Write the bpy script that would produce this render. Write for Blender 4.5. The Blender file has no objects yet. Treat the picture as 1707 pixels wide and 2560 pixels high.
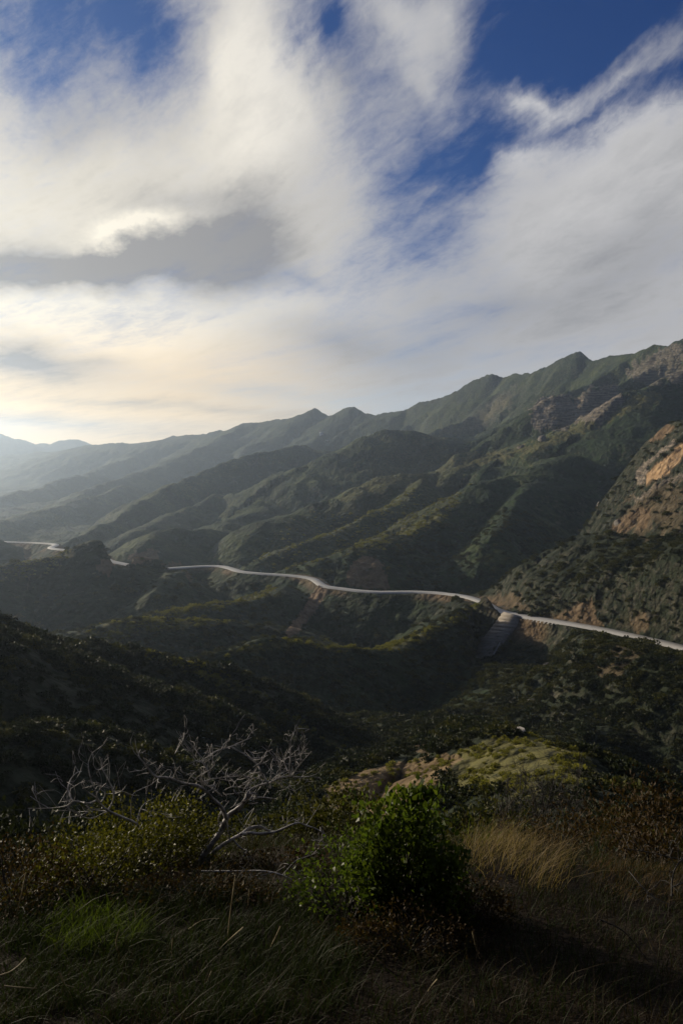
import bpy, math, random
import numpy as np
from mathutils import Vector, Matrix
C = bpy.context.scene
COL = C.collection
R = math.radians
random.seed(7)
rng = np.random.default_rng(7)

# ------------------------------------------------------------------ camera
F, CX, CY = 1849.0, 853.5, 1280.0
PITCH = R(4.64)
cp, sp = math.cos(PITCH), math.sin(PITCH)

def ray(px, py):
    """direction through a point of the photograph (camera at the origin looking +Y, pitched down)"""
    x, yu = (px - CX) / F, -(py - CY) / F
    return np.array([x, cp + yu * sp, -sp + yu * cp])

def at(px, py, D):
    d = ray(px, py)
    return d * (D / math.hypot(d[0], d[1]))

def ae(az, el, D):
    az, el = R(az), R(el)
    return np.array([D * math.sin(az), D * math.cos(az), D * math.tan(el)])

def project(x, y, z):
    yc = y * cp - z * sp
    zu = y * sp + z * cp
    yc = np.where(yc < 0.05, 0.05, yc)
    return CX + F * x / yc, CY - F * zu / yc

cam = bpy.data.objects.new('camera', bpy.data.cameras.new('camera'))
COL.objects.link(cam)
cam.data.sensor_fit = 'VERTICAL'
cam.data.sensor_height = 36
cam.data.sensor_width = 24
cam.data.lens = 36 * F / 2560
cam.data.clip_start = 0.05
cam.data.clip_end = 60000
cam.rotation_euler = (R(90) - PITCH, 0, 0)
C.camera = cam

# ------------------------------------------------------------------ noise
_perm = rng.permutation(256).astype(np.int32)
_perm = np.concatenate([_perm, _perm])
_ga = rng.uniform(0, 2 * np.pi, 256)
_gx, _gy = np.cos(_ga).astype(np.float32), np.sin(_ga).astype(np.float32)

def perlin(x, y):
    x = np.asarray(x, np.float32); y = np.asarray(y, np.float32)
    xi, yi = np.floor(x), np.floor(y)
    xf, yf = x - xi, y - yi
    xi = xi.astype(np.int32) & 255; yi = yi.astype(np.int32) & 255
    u = xf * xf * xf * (xf * (xf * 6 - 15) + 10)
    v = yf * yf * yf * (yf * (yf * 6 - 15) + 10)
    def g(ix, iy, dx, dy):
        h = _perm[_perm[ix] + iy]
        return _gx[h] * dx + _gy[h] * dy
    x1, y1 = (xi + 1) & 255, (yi + 1) & 255
    a = g(xi, yi, xf, yf); b = g(x1, yi, xf - 1, yf)
    c = g(xi, y1, xf, yf - 1); d = g(x1, y1, xf - 1, yf - 1)
    return (a + u * (b - a)) * (1 - v) + (c + u * (d - c)) * v

def fbm(x, y, o=4, gain=.5):
    s, a = 0, 1.0
    for i in range(o):
        s = s + a * perlin(x * 2 ** i + 17.3 * i, y * 2 ** i - 9.1 * i); a *= gain
    return s

def sstep(a, b, x):
    t = np.clip((x - a) / (b - a), 0, 1)
    return t * t * (3 - 2 * t)

# ------------------------------------------------------------------ terrain
# every ridge: crest points (photo x, photo y, distance in metres), side slope, crest rounding, gully depth, gully spacing
RIDGES = []
def ridge(group, pts, slope=.5, rnd=10, ga=0, gl=100, raw=None):
    P = [at(*p) for p in pts]
    if raw: P = [ae(*p) for p in raw[0]] + P + [ae(*p) for p in raw[1]]
    RIDGES.append((group, np.array(P), slope, rnd, ga, gl))

# far range and far foothills
ridge('distant_mountains', [(-500,1040,6440),(-150,1070,6440),(0,1083,6440),(22,1094,6440),(45,1093,6440),(75,1110,6440),(105,1102,6440),(125,1107,6440),(155,1098,6440),(188,1096,6440),(205,1107,6440),(260,1118,6440),(600,1120,6440)], .4, 30, 60, 420)
ridge('distant_mountains', [(-300,1168,5290),(0,1142,5180),(100,1130,5015),(140,1131,4850),(180,1124,4630),(228,1111,4300)], .35, 80, 40, 350)
# main skyline
ridge('mountain', [(-300,1262,4300),(0,1189,4300),(100,1160,4250),(165,1145,4250),(228,1111,4200),(302,1107,4050),(414,1102,3850),(430,1088,3800),(510,1088,3600),(551,1073,3500),(584,1071,3450),(616,1055,3350),(690,1047,3200),(759,1044,3050),(772,1038,3030),(788,1024,3000),(801,1038,2980),(816,1042,2950),(840,1032,2920),(862,1021,2880),(883,1015,2850),(905,1026,2800),(938,1035,2750),(1015,1023,2600)], .46, 4, 80, 240)
ridge('mountain', [(938,1035,2750),(1015,1023,2600),(1110,990,2450),(1150,966,2380),(1179,952,2330),(1210,942,2290),(1234,937,2260),(1256,950,2230),(1280,939,2200),(1329,931,2100),(1359,915,2050),(1410,897,1980),(1440,885,1950),(1452,880,1935),(1463,889,1925),(1485,902,1890),(1518,893,1830),(1600,881,1700),(1630,866,1650),(1672,864,1580),(1699,847,1530)], .78, 3, 74, 170,
      raw=([], [(30,9.5,1400),(38,10.5,1250),(50,11,1150),(70,11,1050)]))
# spurs of the main mountain
ridge('mountain', [(1280,945,2190),(1245,985,2120),(1193,1040,2050),(1140,1060,1980),(1056,1092,1880)], .62, 6, 26, 90)
ridge('mountain', [(1470,900,1910),(1420,950,1850),(1350,990,1800),(1270,1040,1760),(1190,1085,1720),(1120,1115,1690)], .62, 5, 26, 85)
ridge('mountain', [(1600,885,1690),(1550,915,1640),(1470,955,1590),(1380,990,1540),(1277,1050,1480),(1200,1095,1440),(1130,1120,1420)], .65, 5, 26, 80)
ridge('mountain', [(1705,870,1510),(1620,930,1440),(1540,966,1380),(1469,972,1330),(1440,990,1325),(1387,990,1320),(1340,1010,1310),(1318,1035,1300),(1277,1058,1280),(1200,1110,1250),(1140,1140,1230)], .7, 6, 18, 80)
ridge('mountain', [(1760,900,1250),(1633,967,1180),(1524,1038,1120),(1430,1068,1100),(1332,1123,1090),(1277,1131,1090),(1225,1150,1085),(1165,1160,1080),(1100,1178,1070),(1042,1186,1050),(987,1186,1040),(920,1212,1020),(850,1240,1000),(770,1274,960),(677,1298,900),(622,1368,850)], .52, 34, 24, 75)
# other hills between skyline and road
ridge('mountain', [(814,1046,2940),(800,1085,2700),(780,1100,2500)], .5, 10, 20, 90)
ridge('mountain', [(616,1060,3330),(520,1110,3000),(400,1160,2700),(270,1210,2400),(150,1255,2100)], .42, 20, 26, 120)
ridge('mountain', [(330,1215,2300),(150,1262,1900),(0,1302,1600),(-150,1330,1400)], .45, 14, 22, 110)
ridge('mountain', [(230,1180,3000),(60,1225,2600),(-100,1270,2300)], .42, 14, 26, 120)
ridge('valley_hill', [(-200,1325,890),(0,1346,920),(50,1362,930)], .5, 8, 6, 50)
ridge('mountain', [(430,1095,3780),(330,1140,3500),(200,1190,3200),(60,1240,2900)], .4, 20, 30, 140)
ridge('mountain', [(900,1128,1900),(841,1128,1900),(787,1124,1900),(760,1112,1880),(732,1114,1860),(650,1134,1800),(584,1145,1740),(512,1178,1650),(430,1208,1540),(360,1250,1420),(274,1302,1250),(200,1338,1100)], .55, 8, 34, 120)
ridge('mountain', [(570,1230,1500),(500,1258,1350),(400,1300,1200),(330,1330,1100)], .45, 12, 14, 70)
ridge('mountain', [(1165,1100,1560),(1100,1092,1540),(1058,1089,1520),(1015,1078,1500),(960,1077,1480),(927,1089,1460),(850,1122,1420),(790,1160,1380),(740,1200,1330),(690,1240,1280),(600,1290,1180),(560,1330,1050)], .48, 36, 26, 75)
ridge('mountain', [(560,1322,980),(480,1319,950),(400,1326,930),(360,1345,880)], .5, 8, 8, 60)
ridge('mountain', [(1420,1130,930),(1330,1185,880),(1210,1215,840),(1145,1252,800),(1090,1292,760),(1030,1330,720),(960,1352,690),(894,1376,650),(800,1400,640),(720,1430,615)], .55, 22, 18, 55)
ridge('mountain', [(1060,1200,1000),(990,1260,900),(900,1310,840),(800,1345,790),(720,1372,770),(660,1400,740)], .55, 8, 12, 60)
ridge('mountain', [(1330,1215,830),(1270,1290,720),(1240,1330,680)], .6, 6, 10, 50)
# right rocky spur and knoll above the road
ridge('rocky_hill', [(1707,1052,620),(1660,1064,640),(1622,1100,650),(1585,1150,645),(1560,1200,640),(1535,1290,630),(1520,1340,610)], 1.5, 3, 16, 38,
      raw=([(36,7,450),(29,5,560)], []))
ridge('rocky_hill', [(1720,1170,520),(1660,1235,525),(1600,1262,530),(1545,1310,530)], 1.3, 3, 10, 30, raw=([(33,2,430)], []))
ridge('rocky_hill', [(1707,1345,400),(1571,1356,430),(1506,1342,450),(1451,1337,465),(1369,1369,475),(1331,1391,480),(1276,1430,490)], .62, 6, 13, 40, raw=([(36,-2,300),(30,-5,350)], []))
# hills below the road
ridge('valley_hill', [(-250,1450,600),(0,1421,620),(70,1408,625),(137,1392,630),(192,1370,635),(220,1364,635),(260,1380,640),(300,1420,620),(370,1460,590),(440,1500,560)], .5, 10, 8, 50)
ridge('valley_hill', [(318,1410,640),(345,1396,655),(385,1398,655),(418,1416,640),(400,1440,600),(385,1480,540)], .6, 4, 4, 40)
ridge('valley_hill', [(1205,1512,424),(1232,1505,426),(1256,1520,423),(1268,1540,416)], .8, 3, 1, 20)
ridge('valley_hill', [(700,1462,560),(685,1466,545),(630,1488,520),(548,1513,490),(470,1525,470),(384,1537,455)], .5, 6, 6, 40)
ridge('valley_hill', [(640,1560,430),(581,1551,425),(480,1548,415),(384,1549,405),(330,1553,400),(274,1562,395),(170,1592,385)], .5, 10, 5, 40)
ridge('valley_hill', [(1213,1522,420),(1178,1530,405),(1123,1556,380),(1068,1582,362),(1014,1610,345),(940,1618,338),(860,1618,332),(795,1607,328),(746,1595,325),(713,1602,322),(630,1624,315),(548,1648,310)], .55, 3, 6, 35)
# dark hill on the near left, brushy spur on the near right
ridge('near_hill', [(0,1578,175),(100,1604,182),(190,1616,188),(300,1628,195),(380,1643,200),(450,1656,204),(520,1671,206),(580,1696,207),(620,1718,205),(720,1778,196),(800,1828,188),(860,1868,180),(930,1921,170)], .58, 6, 5, 30, raw=([(-55,-1,120),(-40,-5,140),(-30,-10,160)], []))
ridge('near_hill', [(-200,1830,78),(0,1832,82),(60,1835,85),(130,1850,88),(240,1895,88),(330,1960,85),(400,2010,78)], .55, 4, 3, 20)
ridge('near_spur', [(1500,2110,30),(1440,1990,52),(1370,1880,76),(1290,1846,90),(1200,1850,96),(1130,1872,100),(1050,1893,98),(990,1912,94),(900,1950,86),(830,1996,78),(760,2060,66)], .55, 4, 2, 14)
ridge('near_spur', [(1290,1850,92),(1255,1835,120),(1190,1815,155),(1070,1795,205),(920,1785,245),(800,1792,270)], .5, 5, 4, 22)
# slope under the right part of the road
ridge('valley_hill', [(1700,1700,310),(1600,1770,250),(1500,1840,205)], .42, 10, 7, 35)
ridge('valley_hill', [(1420,1600,362),(1370,1690,300),(1330,1760,250)], .42, 8, 6, 30)
# unseen steep hillside behind the camera, added to block sky light from the foreground
ridge('sky_blocking_hillside', [], 1.3, 6, 6, 50, raw=([(-100,30,130),(-125,40,105),(-150,46,92),(180,48,88),(150,46,92),(125,40,100),(100,30,115),(75,16,125)], []))
ridge('sky_blocking_hillside', [], .64, 20, 20, 120, raw=([(-140,20,500),(-160,22,500),(180,23,500),(160,22,500),(140,20,500),(110,18,480)], []))

# road centre line
ROAD = np.array([at(*p) for p in [(2250,1755,262),(1950,1680,300),(1707,1617,332),(1600,1592,350),(1500,1570,368),(1400,1553,386),(1330,1542,400),(1275,1532,413),(1240,1522,430),(1220,1512,452),(1204,1503,470),(1170,1492,492),(1120,1484,512),(1060,1480,524),(1000,1480,527),(950,1481,528),(900,1477,534),(850,1470,545),(812,1464,555),(797,1455,572),(780,1446,592),(745,1440,606),(700,1436,616),(640,1432,628),(600,1427,642),(578,1420,662),(555,1415,680),(520,1414,688),(470,1416,690),(430,1420,690),(390,1424,690),(350,1420,704),(325,1412,718),(275,1400,742),(262,1388,772),(245,1379,800),(200,1375,822),(160,1374,838),(128,1369,866),(140,1360,900),(100,1357,930),(60,1356,950),(-60,1352,990),(-300,1350,1010)]])

def resample(P, step):
    seg = np.linalg.norm(np.diff(P, axis=0), axis=1)
    s = np.concatenate([[0], np.cumsum(seg)])
    # Catmull-Rom through the points
    out = []
    n = len(P)
    for i in range(n - 1):
        p0, p1, p2, p3 = P[max(i-1,0)], P[i], P[i+1], P[min(i+2,n-1)]
        k = max(2, int(seg[i] / step))
        for j in range(k):
            t = j / k
            out.append(.5*((2*p1)+(-p0+p2)*t+(2*p0-5*p1+4*p2-p3)*t*t+(-p0+3*p1-3*p2+p3)*t**3))
    out.append(P[-1])
    return np.array(out)

ROADS = resample(ROAD, 6.0)
_z = ROADS[:, 2].copy()
for _ in range(30):
    _z[1:-1] = .25*_z[:-2] + .5*_z[1:-1] + .25*_z[2:]
ROADS[:, 2] = _z
ROAD_W = 3.1

def smax(a, b, k):
    h = np.clip(.5 + .5*(a-b)/k, 0, 1)
    return b + (a-b)*h + k*h*(1-h)

def near_profile(r):
    return np.interp(r, [0, 2.0, 3.2, 4.4, 5.4, 7, 11, 20, 45, 90, 150, 250, 400], [-1.7, -1.7, -1.98, -2.42, -2.95, -4.2, -7.2, -13, -27, -48, -75, -120, -160]).astype(np.float32)

def heights(X, Y, detail=True):
    shp = X.shape
    x = X.ravel().astype(np.float32); y = Y.ravel().astype(np.float32)
    r = np.hypot(x, y)
    Z = np.full(x.shape, -175, np.float32)
    own = np.zeros(x.shape, np.int8)
    # gentle domain warp so that crests do not run dead straight
    wf = sstep(60, 300, r)
    wx = x + wf*(14*perlin(x/130+3, y/130) + 5*perlin(x/45, y/45+9))
    wy = y + wf*(14*perlin(x/130-7, y/130+5) + 5*perlin(x/45+4, y/45-3))
    fg = near_profile(r) + 0.10*fbm(x/2.2, y/2.2, 3)*sstep(1.5, 4, r) + sstep(8, 40, r)*(1.3*fbm(x/22, y/22, 4))
    fg = fg + .10*np.clip(x, -6, 6)*0.25*sstep(2, 6, r)*(r < 400)
    Z = np.maximum(Z, fg)
    for gi, (grp, P, slope, rnd, ga, gl) in enumerate(RIDGES):
        reach = (P[:, 2].max() + 185) / slope * 1.15 + 30
        lo, hi = P[:, :2].min(0) - reach, P[:, :2].max(0) + reach
        m = np.nonzero((x > lo[0]) & (x < hi[0]) & (y > lo[1]) & (y < hi[1]))[0]
        if len(m) == 0: continue
        ax, ay = wx[m], wy[m]
        bestd = np.full(len(m), 1e9, np.float32); bs = np.zeros(len(m), np.float32)
        best = np.full(len(m), -1e9, np.float32)
        s0 = 0.0
        for i in range(len(P) - 1):
            p, q = P[i], P[i+1]
            e = q[:2] - p[:2]; L = float(np.hypot(*e)); e = e / L
            dx, dy = ax - p[0], ay - p[1]
            t = np.clip((dx*e[0] + dy*e[1]) / L, 0, 1)
            cxx, cyy = dx - t*L*e[0], dy - t*L*e[1]
            d = np.sqrt(cxx*cxx + cyy*cyy)
            sg = np.where(dx*e[1] - dy*e[0] > 0, 1.0, -1.0)
            h = p[2] + (q[2]-p[2])*t - slope*(np.sqrt(d*d + rnd*rnd) - rnd)
            u = h > best
            best = np.where(u, h, best); bestd = np.where(u, d, bestd)
            bs = np.where(u, s0 + t*L + sg*37.0*gl, bs)
            s0 += L
        if ga:
            env = np.clip(bestd / (gl*1.3), 0, 1)
            n1 = perlin(bs/gl + .4*perlin(ax/gl, ay/gl), bestd/(3.2*gl) + gi*7.7)
            n2 = perlin(bs/(gl*.42) + 3.3 + .5*perlin(ax/gl*2, ay/gl*2), bestd/(1.5*gl) + gi*3.1)
            n3 = perlin(bs/(gl*.17) + 8.1 + .6*perlin(ax/gl*4, ay/gl*4), bestd/(.6*gl) + gi*5.3)
            best = best + ga*env*(1.6*np.abs(n1) - .45 + .65*np.abs(n2) - .2 + .46*np.abs(n3) - .15)
        if grp == 'sky_blocking_hillside': best = best - 14*sstep(-14, 1, y[m]) - 6*(1-sstep(3, 14, r[m]))
        k = np.clip(r[m]*.003, .05, 7)
        z0 = Z[m]
        own[m] = np.where(best > z0, gi + 1, own[m])
        Z[m] = smax(best, z0, k)
    # general roughness
    g = sstep(120, 500, r)
    Z += g*(5.5*fbm(wx/110, wy/110, 3) + 2.2*np.abs(fbm(wx/42, wy/42, 3)))
    Z += sstep(500, 1300, r)*(10*np.abs(fbm(wx/75, wy/75, 4)) - 3)
    g2 = sstep(25, 80, r)
    Z += g2*(.9*fbm(x/16, y/16, 3))
    g3 = sstep(900, 2500, r)
    Z += g3*(12*fbm(wx/260, wy/260, 4))
    Z += sstep(4600, 6000, r)*24*fbm(x/320, y/320, 4)
    return Z.reshape(shp), own.reshape(shp)

def road_dist(x, y):
    """distance to the road centre line, road height there; only near the road"""
    D = np.full(x.shape, 1e9, np.float32); H = np.zeros(x.shape, np.float32)
    lo, hi = ROADS[:, :2].min(0) - 60, ROADS[:, :2].max(0) + 60
    m = np.nonzero((x > lo[0]) & (x < hi[0]) & (y > lo[1]) & (y < hi[1]))[0]
    for c in np.array_split(m, max(1, len(m)//20000)):
        if len(c) == 0: continue
        A = ROADS[:-1]; B = ROADS[1:]
        # coarse search on points, then exact on the two segments round the closest
        d2 = (x[c][:, None] - ROADS[None, :, 0])**2 + (y[c][:, None] - ROADS[None, :, 1])**2
        j = d2.argmin(1)
        bd = np.full(len(c), 1e9); bh = np.zeros(len(c))
        for o in (-1, 0):
            k = np.clip(j + o, 0, len(A) - 1)
            p, q = A[k], B[k]
            e = q - p; L2 = e[:, 0]**2 + e[:, 1]**2
            t = np.clip(((x[c]-p[:, 0])*e[:, 0] + (y[c]-p[:, 1])*e[:, 1]) / L2, 0, 1)
            d = np.hypot(x[c]-p[:, 0]-t*e[:, 0], y[c]-p[:, 1]-t*e[:, 1])
            u = d < bd
            bd = np.where(u, d, bd); bh = np.where(u, p[:, 2] + t*e[:, 2], bh)
        D[c] = bd; H[c] = bh
    return D, H

# patches of bare earth, rock and grass, with sunlit crests put into the grass colour: outline in the photograph and the distance band it lies in
def inside(px, py, poly):
    c = np.zeros(px.shape, bool)
    n = len(poly)
    for i in range(n):
        x1, y1 = poly[i]; x2, y2 = poly[(i+1) % n]
        if y1 == y2: continue
        c ^= ((y1 > py) != (y2 > py)) & (px < (x2-x1)*(py-y1)/(y2-y1) + x1)
    return c
EARTH = [([(1590,1225),(1712,1200),(1712,1330),(1560,1338),(1565,1260)], 400, 800, .30, 26),
         ([(1617,1181),(1633,1167),(1712,1100),(1712,1145),(1688,1162),(1675,1184),(1609,1214)], 350, 800, 1.0, 3),
         ([(1622,1101),(1666,1058),(1690,1066),(1661,1095)], 350, 800, .8, 5),
         ([(1529,1332),(1545,1300),(1600,1268),(1645,1268),(1610,1310),(1560,1328)], 350, 800, .75, 8),
         ([(1390,1548),(1425,1519),(1483,1497),(1490,1538),(1510,1560),(1487,1572)], 250, 600, .7, 6),
         ([(1576,1560),(1611,1520),(1622,1572),(1595,1590)], 250, 600, .5, 6),
         ([(1215,1505),(1245,1478),(1300,1490),(1330,1530),(1260,1518)], 250, 700, .45, 8),
         ([(868,1470),(872,1425),(900,1388),(935,1390),(960,1425),(975,1478)], 350, 900, .78, 8),
         ([(315,1400),(340,1382),(400,1372),(395,1395),(350,1412)], 400, 1200, .78, 6),
         ([(240,1420),(255,1396),(290,1400),(275,1445)], 400, 1000, .75, 5),
         ([(400,1410),(430,1404),(470,1414),(440,1420)], 400, 1200, .5, 4),
         ([(793,1466),(822,1472),(793,1520),(752,1575),(720,1595),(712,1588),(742,1545),(772,1500)], 300, 700, .84, 3),
         ([(60,1365),(75,1362),(82,1410),(66,1412)], 400, 1200, .5, 3),
         ([(455,1424),(470,1424),(482,1452),(474,1455)], 400, 900, .45, 3),
         ([(765,2050),(790,1995),(880,1945),(960,1910),(1050,1888),(1130,1872),(1170,1905),(1130,1950),(1040,2010),(950,2060)], 35, 140, .72, 16),
         ([(1010,1870),(1030,1850),(1130,1830),(1110,1850),(1060,1885)], 60, 180, .45, 8),
         ([(1480,1660),(1560,1600),(1600,1640),(1560,1690),(1500,1700)], 150, 400, .30, 10)]
ROCK = [([(793,1466),(822,1472),(793,1520),(752,1575),(720,1595),(712,1588),(742,1545),(772,1500)], 300, 700, 1.0, 3),
        ([(1588,1180),(1680,1098),(1692,1108),(1633,1153),(1620,1170),(1606,1214),(1590,1208)], 350, 800, 1.0, 3),
        ([(1575,1246),(1650,1205),(1712,1180),(1712,1192),(1640,1228),(1590,1256)], 350, 800, .8, 5),
        ([(1318,1038),(1345,1000),(1390,988),(1440,1000),(1470,973),(1535,966),(1560,1000),(1500,1062),(1440,1052),(1400,1080),(1340,1072)], 900, 2000, .9, 8),
        ([(1555,932),(1620,886),(1712,850),(1712,955),(1600,962)], 900, 2000, .7, 10),
        ([(1150,1060),(1250,985),(1300,960),(1260,1030),(1190,1080)], 1200, 2600, .35, 10)]
GRASS_AND_LIT = [([(548,1642),(630,1617),(713,1594),(746,1587),(860,1610),(1014,1602),(1068,1574),(1178,1520),(1205,1505),(1180,1537),(1070,1594),(1014,1622),(860,1630),(746,1612),(630,1634)], 290, 460, .9, 5),  # crest strips: brighter grass colour that holds the sunlit rim
         ([(384,1530),(548,1503),(630,1478),(690,1455),(690,1478),(630,1500),(548,1524),(400,1545)], 430, 600, .7, 6),
         ([(1145,1243),(1090,1283),(1030,1320),(894,1366),(890,1388),(1035,1344),(1100,1307),(1150,1264)], 600, 900, .7, 6),
         ([(370,1638),(520,1664),(620,1712),(720,1775),(800,1826),(860,1866),(850,1890),(780,1842),(620,1742),(500,1690),(370,1656)], 150, 240, .55, 9),
         ([(850,1240),(960,1085),(1080,1098),(1165,1158),(1150,1250),(1030,1330),(894,1375),(780,1402),(700,1420),(640,1390),(720,1320)], 600, 1600, .38, 20),
         ([(0,1418),(137,1390),(192,1372),(150,1420),(60,1450),(0,1450)], 500, 800, .5, 10),
([(1090,1890),(1200,1846),(1340,1838),(1470,1885),(1500,1960),(1300,1990),(1130,1960)], 40, 140, 1.0, 14),
         ([(765,2050),(790,1995),(880,1945),(960,1910),(1050,1888),(1130,1872),(1170,1905),(1130,1950),(1040,2010),(950,2060)], 35, 140, .7, 16),
         ([(190,1590),(274,1560),(384,1545),(585,1548),(520,1570),(400,1575),(280,1600)], 250, 500, .8, 6),
         ([(1056,1092),(1193,1040),(1260,985),(1270,1010),(1180,1080),(1080,1100)], 1300, 2500, .7, 8),
         ([(1100,1150),(1330,1110),(1640,965),(1660,1000),(1480,1070),(1350,1130),(1150,1170)], 800, 1400, .8, 8),
         ([(850,1230),(990,1180),(1160,1155),(1160,1175),(1000,1205),(860,1260)], 800, 1300, .6, 8)]

def patch(px, py, r, wpx, wpy, defs):
    out = np.zeros(px.shape, np.float32)
    for poly, d0, d1, v, w in defs:
        q = np.array(poly)
        m = np.nonzero((px > q[:,0].min()-2*w-2) & (px < q[:,0].max()+2*w+2) & (py > q[:,1].min()-2*w-2) & (py < q[:,1].max()+2*w+2) & (r > d0) & (r < d1))[0]
        if len(m) == 0: continue
        i = inside(px[m] + w*wpx[m], py[m] + w*wpy[m], poly)
        out[m] = np.maximum(out[m], i*v)
    return out

_ra = np.arctan2(ROADS[:, 0], ROADS[:, 1]); _rr = np.hypot(ROADS[:, 0], ROADS[:, 1])
_k = np.argsort(_ra); _ra, _rr, _rz = _ra[_k], _rr[_k], ROADS[_k, 2]
def SIDE(x, y):
    """positive between the camera and the road"""
    return np.interp(np.arctan2(x, y), _ra, _rr) - np.hypot(x, y)

BANK_L = [(1259,1530,411.5),(1240,1556,407.5),(1222,1580,403),(1203,1602,398.5),(1193,1620,395),(1190,1646,390)]
BANK_R = [(1301,1541,401.5),(1292,1560,399),(1272,1586,395.5),(1259,1600,393),(1250,1616,391),(1226,1641,388)]
_b = np.array([at(*q) for q in BANK_L + BANK_R])
BANK_P = np.linalg.lstsq(np.c_[_b[:, :2], np.ones(len(_b))], _b[:, 2], rcond=None)[0]

def terrain_at(x, y):
    x = np.atleast_1d(np.asarray(x, np.float32)); y = np.atleast_1d(np.asarray(y, np.float32))
    z, own = heights(x, y)
    D, H = road_dist(x, y)
    rc = np.hypot(x, y)
    sd_ = SIDE(x, y)
    m = np.nonzero((sd_ > 0) & (sd_ < 330) & (y > 0) & (rc > 150))[0]
    if len(m):
        a_ = np.arctan2(x[m], y[m])
        Hr = np.interp(a_, _ra, _rz); rro = rc[m] + sd_[m]
        px_, _ = project(x[m], y[m], z[m])
        hid = np.maximum(sstep(1196, 1216, px_)*(1 - sstep(1245, 1262, px_)), np.maximum(sstep(690, 715, px_)*(1 - sstep(765, 790, px_)), np.maximum(1 - sstep(250, 292, px_), sstep(322, 340, px_)*(1 - sstep(402, 420, px_)))))
        cap = Hr*rc[m]/rro - 3.0 - .014*sd_[m] + hid*16*sstep(2, 12, sd_[m])
        z[m] = np.minimum(z[m], cap) - .0
        # slope that carries the concrete bank
        bk = sstep(1165, 1198, px_)*(1 - sstep(1350, 1460, px_))
        zb = np.maximum(BANK_P[0]*x[m] + BANK_P[1]*y[m] + BANK_P[2] - 1.4, -110.5*rc[m]/388 - 1.6)
        k_ = bk*(rc[m] > 240)
        z[m] = np.where(k_ > 0, z[m] + (np.minimum(z[m], zb) - z[m])*k_, z[m])
        KB = np.zeros(x.shape, np.float32); KB[m] = bk
    else: KB = 0.0
    ds = np.clip(D - ROAD_W - 1.5, 0, None)
    emb = H - .7 - (.60 + .25*perlin(x/14, y/14))*ds
    z = np.where((sd_ > 0) & (D < 45), np.maximum(z, emb*(1 - KB) + KB*np.minimum(z, emb)), z)
    kn = at(1233, 1512, 424)      # brushy knob that hides a short piece of the road
    z = z + 5.0*np.exp(-((x - kn[0])**2 + (y - kn[1])**2)/(2*7.5**2))*(sd_ > 0)
    fl = np.where(sd_ > 0, 1 - sstep(ROAD_W + 1.0, ROAD_W + 3.0, D), 1 - sstep(ROAD_W + 2.0, ROAD_W + 20, D))
    z = z*(1-fl) + (H - .7)*fl
    return z, own, D

# polar grid round the camera, finest where the photograph looks
az = np.concatenate([np.linspace(-180, -60, 50, endpoint=False), np.linspace(-60, -27, 60, endpoint=False),
                     np.linspace(-27, 27, 620, endpoint=False), np.linspace(27, 60, 60, endpoint=False), np.linspace(60, 180, 50, endpoint=False)])
az = np.radians(az)
rr = np.concatenate([np.geomspace(.4, 8, 60, endpoint=False), np.geomspace(8, 60, 90, endpoint=False), np.geomspace(60, 240, 200, endpoint=False),
                     np.geomspace(240, 1200, 330, endpoint=False), np.geomspace(1200, 4600, 250, endpoint=False), np.geomspace(4600, 7000, 60)])
NA, NR = len(az), len(rr)
AZ, RR = np.meshgrid(az, rr)
GX = (RR*np.sin(AZ)).ravel().astype(np.float32); GY = (RR*np.cos(AZ)).ravel().astype(np.float32)
GZ, GOWN, GRD = terrain_at(GX, GY)
GR = RR.ravel().astype(np.float32)
PX, PY = project(GX, GY, GZ)
PX = np.where(GY > 0, PX, -9999); 
WPX = 2.2*fbm(GX/14, GY/14 + GZ/9, 3); WPY = 2.2*fbm(GX/14 + 31, GZ/9 - GY/14, 3)
EA = patch(PX, PY, GR, WPX, WPY, EARTH)
RO = patch(PX, PY, GR, WPX, WPY, ROCK)
GA = patch(PX, PY, GR, WPX, WPY, GRASS_AND_LIT)
# cut bank above and spill below the road
bank = (1 - sstep(ROAD_W + 4, ROAD_W + 9 + 10*np.clip(fbm(GX/30, GY/30, 2), 0, 1), GRD))
EA = np.maximum(EA, .7*bank*sstep(-.25, .3, fbm(GX/45, GY/45, 2)))
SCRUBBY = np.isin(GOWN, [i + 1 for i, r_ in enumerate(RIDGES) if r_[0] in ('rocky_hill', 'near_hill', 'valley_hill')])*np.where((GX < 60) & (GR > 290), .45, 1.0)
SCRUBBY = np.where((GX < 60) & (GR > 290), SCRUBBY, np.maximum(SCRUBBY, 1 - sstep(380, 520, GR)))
GZ = GZ + RO*(2.2*np.abs(fbm(GX/9, GY/9, 3)) + 5*np.abs(fbm(GX/30, GY/30, 3)))*sstep(300, 900, GR) + RO*1.5*np.abs(fbm(GX/7, GY/7, 2))

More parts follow.
